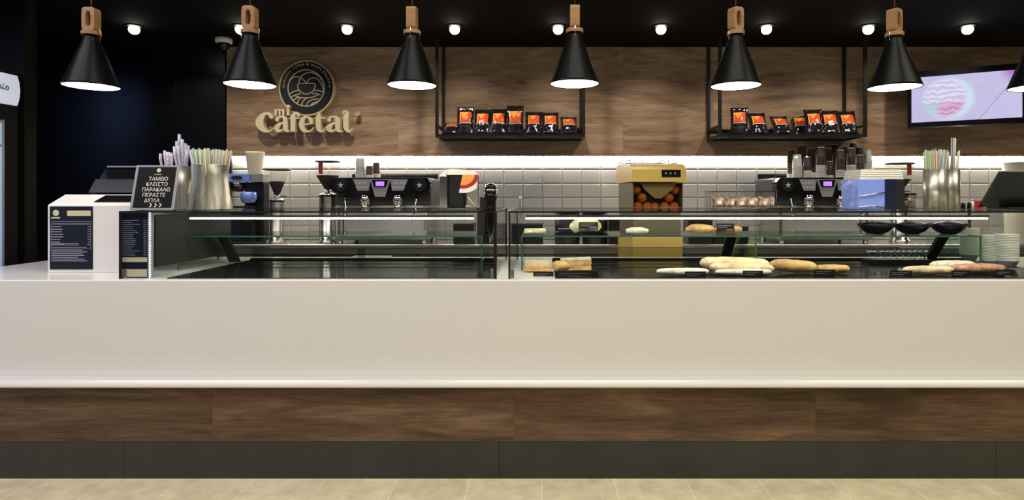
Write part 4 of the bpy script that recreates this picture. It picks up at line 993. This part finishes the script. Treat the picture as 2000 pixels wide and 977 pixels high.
for i, (m_, r0, r1) in enumerate((('yellow_label', 0, 24), ('orange_label', 24, 32), ('napkin', 32, 42))):
    mb = MB(); cxn, czn = nq(903), nz_(341)
    A = []
    rr0, rr1 = r0/s2, r1/s2
    pts = [(cxn+rr1*1.0*math.cos(R(a)), czn+rr1*.86*math.sin(R(a))) for a in range(-100, 1, 10)]+[(cxn+rr0*math.cos(R(a)), czn+rr0*.86*math.sin(R(a))) for a in range(0, -101, -10)]
    pts = [(min(u, nq(932)), v) for u, v in pts]
    mb.prism(pts, lambda u, v, d: (u, d, v), .012+.001*i, .022+.001*i)
    mb.build(['yellow_band', 'red_band', 'white_band'][i], ['bread', 'red', 'napkin'][i] if i else 'yellow_label', nd)
mb = MB(); mb.box(nq(909), nq(932), .05, .16, .0065, nz_(372), .006); mb.build('lower_block', 'brushed', nd)
mb = MB(); mb.tube([(nq(908), .03, nz_(402)), (nq(930), .03, nz_(406)), (nq(912), .03, nz_(384))], .004, 6); mb.build('wire_clip', 'bread_pale', nd)

nb = empty('napkin_box', (PX(1712, 3.55), 3.55, TOP+.0002), 'blue-lit steel napkin box heaped with white napkins beside the right machine', 'napkin dispenser')
s3 = F/3.55
def bq(px): return (px-1712)/s3
def bzz(y): return PZ(y, 3.55)-TOP
MB().box(bq(1676), bq(1744), .0, .20, 0.0, bzz(350.5), .003).build('steel_case', 'steel_blue_reflection', nb)
MB().box(bq(1728), bq(1747), -.004, .0, 0.0, bzz(350.5)).build('front_edge', 'navy_gloss', nb)
mb = MB(); mb.tube([(bq(1677), -.004, bzz(384)), (bq(1700), -.010, bzz(380)), (bq(1727), -.004, bzz(376))], .004, 8); mb.tube([(bq(1677), -.004, bzz(405)), (bq(1700), -.010, bzz(402)), (bq(1727), -.004, bzz(406))], .004, 8); mb.build('spring_bar', 'steel', nb)
MB().box(bq(1744.6), bq(1768), .002, .20, 0.0, bzz(351), .003).build('black_side', 'black_satin', nb)
mb = MB()
random.seed(9)
for i in range(14):
    z = bzz(350)+i*.0042; j = random.uniform(-.002, .002); mb.box(bq(1679)+j+.0008*i, bq(1765)+j-.001*i, .0+j, .19, z, z+.0036, .0008)
mb.build('napkins', 'napkin', nb)

# ---------------------------------------------------------------- wire basket with wrapped snacks
wbk = empty('wire_basket', (PX(1450, 3.6), 3.55, TOP+.0002), 'low black wire basket of wrapped biscuits on the right case', 'basket')
s4 = F/3.55; bx0, bx1, by1, bh = (1391-1450)/s4, (1511-1450)/s4, .22, PZ(374, 3.55)-TOP
mb = MB()
for z in (.004, bh):
    for a, b in (((bx0, 0), (bx1, 0)), ((bx1, 0), (bx1, by1)), ((bx1, by1), (bx0, by1)), ((bx0, by1), (bx0, 0))): mb.tube([(*a, z), (*b, z)], .0022 if z > .1 else .0018, 6)
n_ = 22
for k in range(n_+1):
    x = bx0+(bx1-bx0)*k/n_; mb.tube([(x, by1, .004), (x, by1, bh)], .0011, 5); mb.tube([(x, 0, .004), (x, by1, .004)], .0011, 5)
    if k in (0, n_): mb.tube([(x, 0, .004), (x, 0, bh)], .002, 5)
for k in range(8):
    for x in (bx0, bx1): mb.tube([(x, by1*k/7, .004), (x, by1*k/7, bh)], .0012, 5)
mb.build('wire_frame', 'dark_steel', wbk)
def snack():
    mb = MB(); bmesh.ops.create_icosphere(mb.bm, subdivisions=3, radius=1)
    for v in mb.bm.verts:
        c = v.co; v.co = Vector((abs(c.x)**.45*math.copysign(1, c.x)*.034, abs(c.y)**.9*math.copysign(1, c.y)*.022, abs(c.z)**.5*math.copysign(1, c.z)*.032))
    for f in mb.bm.faces: f.smooth = True
    o = mb.build('wrapped_biscuit', 'snack', noisy=.010, nsc=38)
    MB().box(-.010, .014, -.0325, -.0315, -.014, .008).build('paper_label', 'print_white', o)
    return o
sn = snack(); fs = True
for i, (px, py) in enumerate([(1402, 402), (1424, 401), (1446, 402), (1468, 401), (1489, 403), (1502, 402), (1413, 403), (1457, 404)]):
    o = sn if fs else sn.copy()
    if not fs:
        COL.objects.link(o)
        for k_ in kids(sn): q_ = k_.copy(); COL.objects.link(q_); q_.parent = o
    fs = False; Yb = 3.60 if i < 5 else 3.69
    o.location = (PX(px, Yb), Yb, TOP+.045); o.rotation_euler = (.08*(i % 3), .25*math.sin(i*2.1), .35*math.sin(i*1.7))
    tag(o, 'wrapped biscuit lying in the wire basket', 'biscuit', 'wrapped biscuits in the wire basket')

# ---------------------------------------------------------------- right end: jar, bottles, monitor
jr2 = empty('glass_jar', (PX(1781, 3.7), 3.72, TOP+.0002), 'small glass jar with dark lid between napkin box and straw holders', 'jar')
MB().lathe([(0, 0), (.034, 0), (.034, PZ(382, 3.7)-TOP), (.0, PZ(382, 3.7)-TOP)], n=24).build('glass_body', 'clear', jr2)
MB().lathe([(0, .002), (.030, .002), (.030, .05), (0, .05)], n=24).build('contents', 'snack', jr2)
MB().lathe([(0, PZ(382, 3.7)-TOP+.0005), (.037, PZ(382, 3.7)-TOP+.0005), (.037, PZ(377.5, 3.7)-TOP), (0, PZ(377.5, 3.7)-TOP)], n=24).build('lid', 'black_plastic', jr2)
bsrc = None
for i, (px, lab, hh_) in enumerate([(1876, 'small dark bottle right beside the straw holders', .035), (1884, 'small steel-capped bottle, second from the straw holders', .045), (1893, 'small steel-capped bottle, third from the straw holders', .05), (1901, 'small pale bottle left of the red box', .062)]):
    b_ = empty('spice_bottle', (PX(px, 3.7), 3.7+.01*(i % 2), TOP+.0002), lab, 'bottle', 'small bottles near the monitor')
    MB().lathe([(0, 0), (.011, 0), (.011, hh_*.7), (.006, hh_*.8), (0, hh_*.8)], n=14).build('body', 'black_gloss' if i < 3 else 'print_white', b_)
    MB().lathe([(0, hh_*.8+.0003), (.009, hh_*.8+.0003), (.009, hh_), (0, hh_)], n=14).build('cap', 'steel' if i else 'black_plastic', b_)
o = MB().box(-.03, .03, -.02, .02, 0, PZ(392, 3.75)-TOP, .002).build('red_box', 'red'); o.location = (PX(1914, 3.75), 3.78, TOP+.0002); tag(o, 'small red box behind the black monitor edge', 'box')
mo = empty('touch_monitor', (PX(1912, 3.66)+.22, 3.64, TOP+.0002), 'black monitor back leaning at the right edge of the photo', 'monitor')
hM = PZ(336, 3.5)-TOP
mb = MB(); mb.prism([(.0, .012), (.03, .012), (-.135, hM), (-.16, hM)], lambda u, v, d: (d, u, v), -.22, .22); mb.build('screen_housing', 'black_satin', mo)
MB().box(-.1, .1, -.06, .12, 0, .012, .003).build('stand', 'black_plastic', mo)
mb = MB(); mb.prism([(-.163, hM+.001), (-.133, hM+.001), (-.133, hM+.006), (-.163, hM+.006)], lambda u, v, d: (d, u, v), -.215, .22); mb.build('top_edge', 'grey_plastic', mo)
# pale tub on worktop seen behind monitor
o = MB().lathe([(0, 0), (.10, 0), (.12, PZ(318, 5.2)-WZ), (0, PZ(316, 5.2)-WZ)], n=28).build('white_tub', 'cream'); o.location = (PX(1990, 5.2), 5.2, WZ+.0002); tag(o, 'pale round tub behind the black monitor', 'tub')

# ---------------------------------------------------------------- stacks of paper lids/bowls at right
lid = MB().lathe([(0, 0), (.036, 0), (.054, .040), (.056, .041), (.055, .043), (.0345, .003), (0, .003)], n=30).build('paper_bowl', 'bowl_white')
fl = True
for (px, Y, n_, zb_, where, s_) in ((1893, 3.98, 24, 1.0978, 'in the stack just left of the glass upright', 1.0), (1936, 3.62, 17, 1.0978, 'in the low stack right of the glass upright', .95), (1966, 3.56, 17, 1.0978, 'in the wide stack at the right end', 1.12)):
    top = PZ({1893: 447, 1936: 461, 1966: 459}[px], Y); step = (top-zb_-.043*s_)/(n_-1)
    for i in range(n_):
        o = lid if fl else lid.copy()
        if not fl: COL.objects.link(o)
        fl = False; o.location = (PX(px, Y), Y, zb_+.0045+i*step); o.scale = (s_, s_, s_)
        tag(o, 'pale round paper bowl %s' % where, 'paper bowl', 'paper bowls '+where)

# ---------------------------------------------------------------- food in the right case
def loaf(name, pts, rad, m, flat=.7, nz=.004, ns=26, n=14):
    mb = MB(); s_ = cr_spline([tuple(p) for p in pts], 6); N = len(s_)
    rr = []
    for i in range(N):
        t_ = i/(N-1)*(len(rad)-1); a = int(min(t_, len(rad)-2)); rr.append(rad[a]+(rad[a+1]-rad[a])*(t_-a))
    mb.tube(s_, rr, n, flat=flat); return mb.build(name, m, noisy=nz, nsc=ns)
def baguette(pxs, Y, k, m, label, flat=.85, lift=0, tilt=0, cat='baguette'):
    x0, x1 = PX(pxs[0], Y), PX(pxs[1], Y); L = x1-x0
    o = loaf('baguette', [(-L/2, 0, -tilt), (-L*.42, .01, -tilt*.8), (-L*.2, -.004, -tilt*.4), (L*.1, .004, tilt*.3), (L*.4, 0, tilt*.8), (L/2, .005, tilt)], [k*.25, k*.8, k*.97, k, k*.8, k*.2], m, flat, nz=.003)
    o.location = ((x0+x1)/2, Y, TR+.001+k*flat+lift+abs(tilt)*.5); tag(o, label, cat, 'filled baguettes on the tray')
    return o
baguette((1284, 1385), 3.24, .028, 'floured', 'flat floured baguette lying low at the left of the baguette pile', .75)
baguette((1370, 1504), 3.402, .047, 'bread_pale', 'long pale baguette lying on top of the pile, rear', .88, tilt=-.006)
baguette((1388, 1512), 3.310, .038, 'bread_pale', 'plump golden baguette in front of the long pale one', .8, tilt=-.003)
baguette((1398, 1508), 3.242, .024, 'floured', 'floured bread under the plump golden baguette', .75)
baguette((1508, 1594), 3.345, .043, 'bread', 'brown baguette sloping down right of the pile', .85, tilt=-.008)
baguette((1592, 1658), 3.33, .034, 'bread', 'half hidden baguette behind the label right of the sloping one', .75)
baguette((1768, 1862), 3.27, .032, 'bread_pale', 'pale baguette between the two right price labels', .8)
baguette((1862, 1962), 3.33, .038, 'ham', 'reddish topped baguette at the right end of the tray', .75)
baguette((1822, 1905), 3.44, .042, 'floured', 'floured baguette behind the reddish one', .75)
def slice_sandwich(name, px0, px1, ytop, ybot, Y, label, wedge=False):
    r = empty(name, (PX((px0+px1)/2, Y), Y, TR+.003), label, 'sandwich')
    Wd = (px1-px0)*Y/F; H = (ybot-ytop)*Y/F
    def sl(z0, z1, m, nm, inset=0, noisy=.002):
        mb = MB()
        poly = [(-Wd/2+inset, 0), (Wd/2-inset, -.01), (Wd/2-inset, .11), (-Wd/2+inset, .10)] if not wedge else [(-Wd/2+inset, .01), (Wd/2-inset, -.01), (Wd/2-inset, .12)]
        mb.prism(poly, lambda u, v, d: (u, v, d), z0, z1); bmesh.ops.subdivide_edges(mb.bm, edges=mb.bm.edges[:], cuts=3, use_grid_fill=True)
        return mb.build(nm, m, r, noisy=noisy, nsc=40)
    sl(0, H*.34, 'toast', 'bread_slice'); sl(H*.35, H*.5, 'ham', 'filling', .004); sl(H*.51, H*.86, 'bread_pale' if not wedge else 'toast', 'bread_slice'); sl(H*.87, H, 'floured' if wedge else 'bread_pale', 'top_crust', .001)
    return r
slice_sandwich('toast_sandwich', 1025, 1077, 510, 528, 3.40, 'toasted sandwich at the left end of the right case')
slice_sandwich('toast_sandwich', 1094, 1155, 505, 528, 3.45, 'wedge sandwich with white top on the tray left of the baguettes', True)
bl = loaf('bread_roll', [(-.05, 0, 0), (-.02, 0, .005), (.02, 0, .004), (.05, 0, 0)], [.012, .034, .034, .012], 'bread', .9); bl.location = (PX(1098, 3.40)-.01, 3.36, TR+.034); tag(bl, 'browned roll end beside the white-topped wedge sandwich', 'bread roll')
# on the shelf
ws = loaf('wrapped_sandwich', [(-.085, 0, -.02), (-.05, 0, .005), (0, 0, .015), (.05, 0, .008), (.08, 0, -.02)], [.03, .048, .052, .048, .025], 'wrap', .85, .008, 40); ws.location = (PX(1144, 3.58), 3.58, SH+.048); tag(ws, 'wrapped sandwich with a dark label on the glass shelf', 'sandwich')
o = loaf('bread_roll', [(-.066, 0, 0), (-.03, 0, .004), (.03, 0, .004), (.066, 0, 0)], [.014, .021, .022, .012], 'floured', .9, .002); o.location = (PX(1244, 3.55), 3.55, SH+.021); tag(o, 'small white roll alone on the glass shelf', 'bread roll')
o = loaf('bread_roll', [(-.086, 0, 0), (-.05, 0, .01), (0, 0, .012), (.06, 0, .006), (.088, 0, 0)], [.014, .030, .036, .030, .012], 'bread', .8, .003); o.location = (PX(1367, 3.55), 3.55, SH+.026); tag(o, 'large golden bun on the glass shelf, left of two', 'bread roll')
o = loaf('bread_roll', [(-.080, 0, 0), (-.05, 0, .004), (0, 0, .005), (.05, 0, .004), (.080, 0, 0)], [.014, .026, .030, .028, .016], 'bread', .85, .003); o.location = (PX(1422, 3.60), 3.60, SH+.025); tag(o, 'golden bun behind a price label on the glass shelf', 'bread roll')
pb = empty('food_tray', (PX(1045, 3.56), 3.56, SH+.0002), 'clear tray of pasta salad at the left end of the glass shelf', 'food tray')
MB().box(-.072, .072, -.04, .05, 0, .008, .002).build('tray', 'clear', pb); MB().box(-.066, .066, -.034, .044, .009, .034, .008).build('salad', 'wrap', pb, noisy=.006, nsc=50)
cb_ = MB().box(-.09, .09, -.02, .10, 0, PZ(448, 3.72)-SH, .003).build('dark_blue_box', 'navy'); cb_.location = (PX(1118, 3.75), 3.76, SH+.0002); tag(cb_, 'dark blue box behind the wrapped sandwich on the glass shelf', 'box')
# bowls
bo = empty('salad_bowl', (0, 0, 0), '', 'bowl', 'black bowls on the glass shelf')
MB().lathe([(0, 0), (.04, 0), (.072, .018), (.098, .046), (.106, .064), (.104, .065), (.095, .048), (.068, .022), (0, .010)], n=40).build('bowl', 'black_gloss', bo)
MB().lathe([(.100, .058), (.06, .070), (.02, .078), (0, .079)], n=32).build('clear_cover', 'clear', bo)
MB().lathe([(0, .058), (.05, .056), (.090, .046), (.07, .03), (0, .02)], n=26).build('salad', 'wrap', bo, noisy=.008, nsc=40)
for i, (px, lab) in enumerate([(1707, 'leftmost black bowl on the glass shelf'), (1776, 'middle black bowl on the glass shelf'), (1848, 'rightmost black bowl on the glass shelf')]):
    o = bo if i == 0 else dup(bo, (0, 0, 0), lab)
    o.location = (PX(px, 3.62), 3.60, SH+.0003); o['label'] = lab
# small steel shot glasses along the rear
gq = MB().lathe([(0, 0), (.015, 0), (.012, .003), (.004, .010), (.0035, .028), (.014, .040), (.017, .058), (.016, .058), (.012, .042), (0, .032)], n=18).build('small_goblet', 'chrome')
rs = MB().box(PX(1690, 3.85), PX(1814, 3.85), 3.80, 3.90, 1.0982, 1.125, .002).build('riser_block', 'black_satin'); tag(rs, 'black riser carrying the row of small goblets', 'riser')
for i, px in enumerate((1699, 1708, 1722, 1731, 1740, 1753, 1764, 1775, 1785, 1796, 1809)):
    o = gq if i == 0 else gq.copy()
    if i: COL.objects.link(o)
    o.location = (PX(px, 3.84), 3.84, 1.1253); tag(o, 'small shiny goblet in the row at the rear of the right case', 'goblet', 'small goblets in the right case')
# price labels
def price(px0, px1, y0, y1, Y, label, rz=0, onshelf=False, base=None):
    bz_ = base if base is not None else (SH if onshelf else TR)
    r = empty('price_label', (PX((px0+px1)/2, Y), Y, bz_), label, 'price label', 'dark price labels in the right case', rz=R(rz))
    Wd = (px1-px0)*Y/F; zt_ = PZ(y0, Y)-bz_; H = (y1-y0)*Y/F; zb_ = max(zt_-H, .002)
    MB().box(-Wd/2, Wd/2, -.001, .001, zb_, zt_).build('card', 'black_satin', r)
    mb = MB()
    for k in range(2): mb.box(-Wd*.42, Wd*(.3-.2*k), -.0016, -.0011, zt_-.010-.010*k-.002, zt_-.010-.010*k)
    mb.box(Wd*.05, Wd*.42, -.0016, -.0011, zt_-H*.8-.003, zt_-H*.8+.002)
    mb.build('print', 'print_grey', r)
    mb = MB(); mb.box(-Wd/2-.003, Wd/2+.003, .0012, .003, .0005, zt_+.003); mb.box(-Wd/2-.003, Wd/2+.003, .003, .03, .0005, .003); mb.build('acrylic_holder', 'clear', r)
price(1042, 1081, 531, 545, 3.19, 'dark price label in front of the toasted sandwich')
price(1084, 1168, 530, 545, 3.19, 'wide dark price label in front of the wedge sandwich')
price(1338, 1379, 531, 548, 3.19, 'price label left of the baguette pile', 6)
price(1451, 1490, 529, 548, 3.19, 'price label in the middle of the baguette pile')
price(1590, 1631, 527, 548, 3.19, 'price label right of the sloping brown baguette')
price(1738, 1781, 529, 548, 3.19, 'price label left of the pale right-hand baguette')
price(1860, 1893, 529, 547, 3.19, 'price label in front of the reddish baguette', -5)
price(1946, 1976, 528, 542, 3.19, 'price label at the right end of the tray', -8)
price(1400, 1434, 437, 452, 3.50, 'price label standing before the right golden bun on the shelf', 0, True)
price(1131, 1168, 434, 446, 3.49, 'price label on the wrapped sandwich on the shelf', 0, True)
# items on the counter behind the left case (seen through it): white tray, cloth
o = MB().box(-.17, .17, -.12, .12, 0, .012, .004).build('white_cutting_board', 'print_white'); o.location = (PX(730, 4.2)*1.0, 4.13, 1.0938); o.location = (-1.22, 4.20, 1.0937); o.scale = (.8, .6, 1); tag(o, 'white board lying behind the left case', 'cutting board')
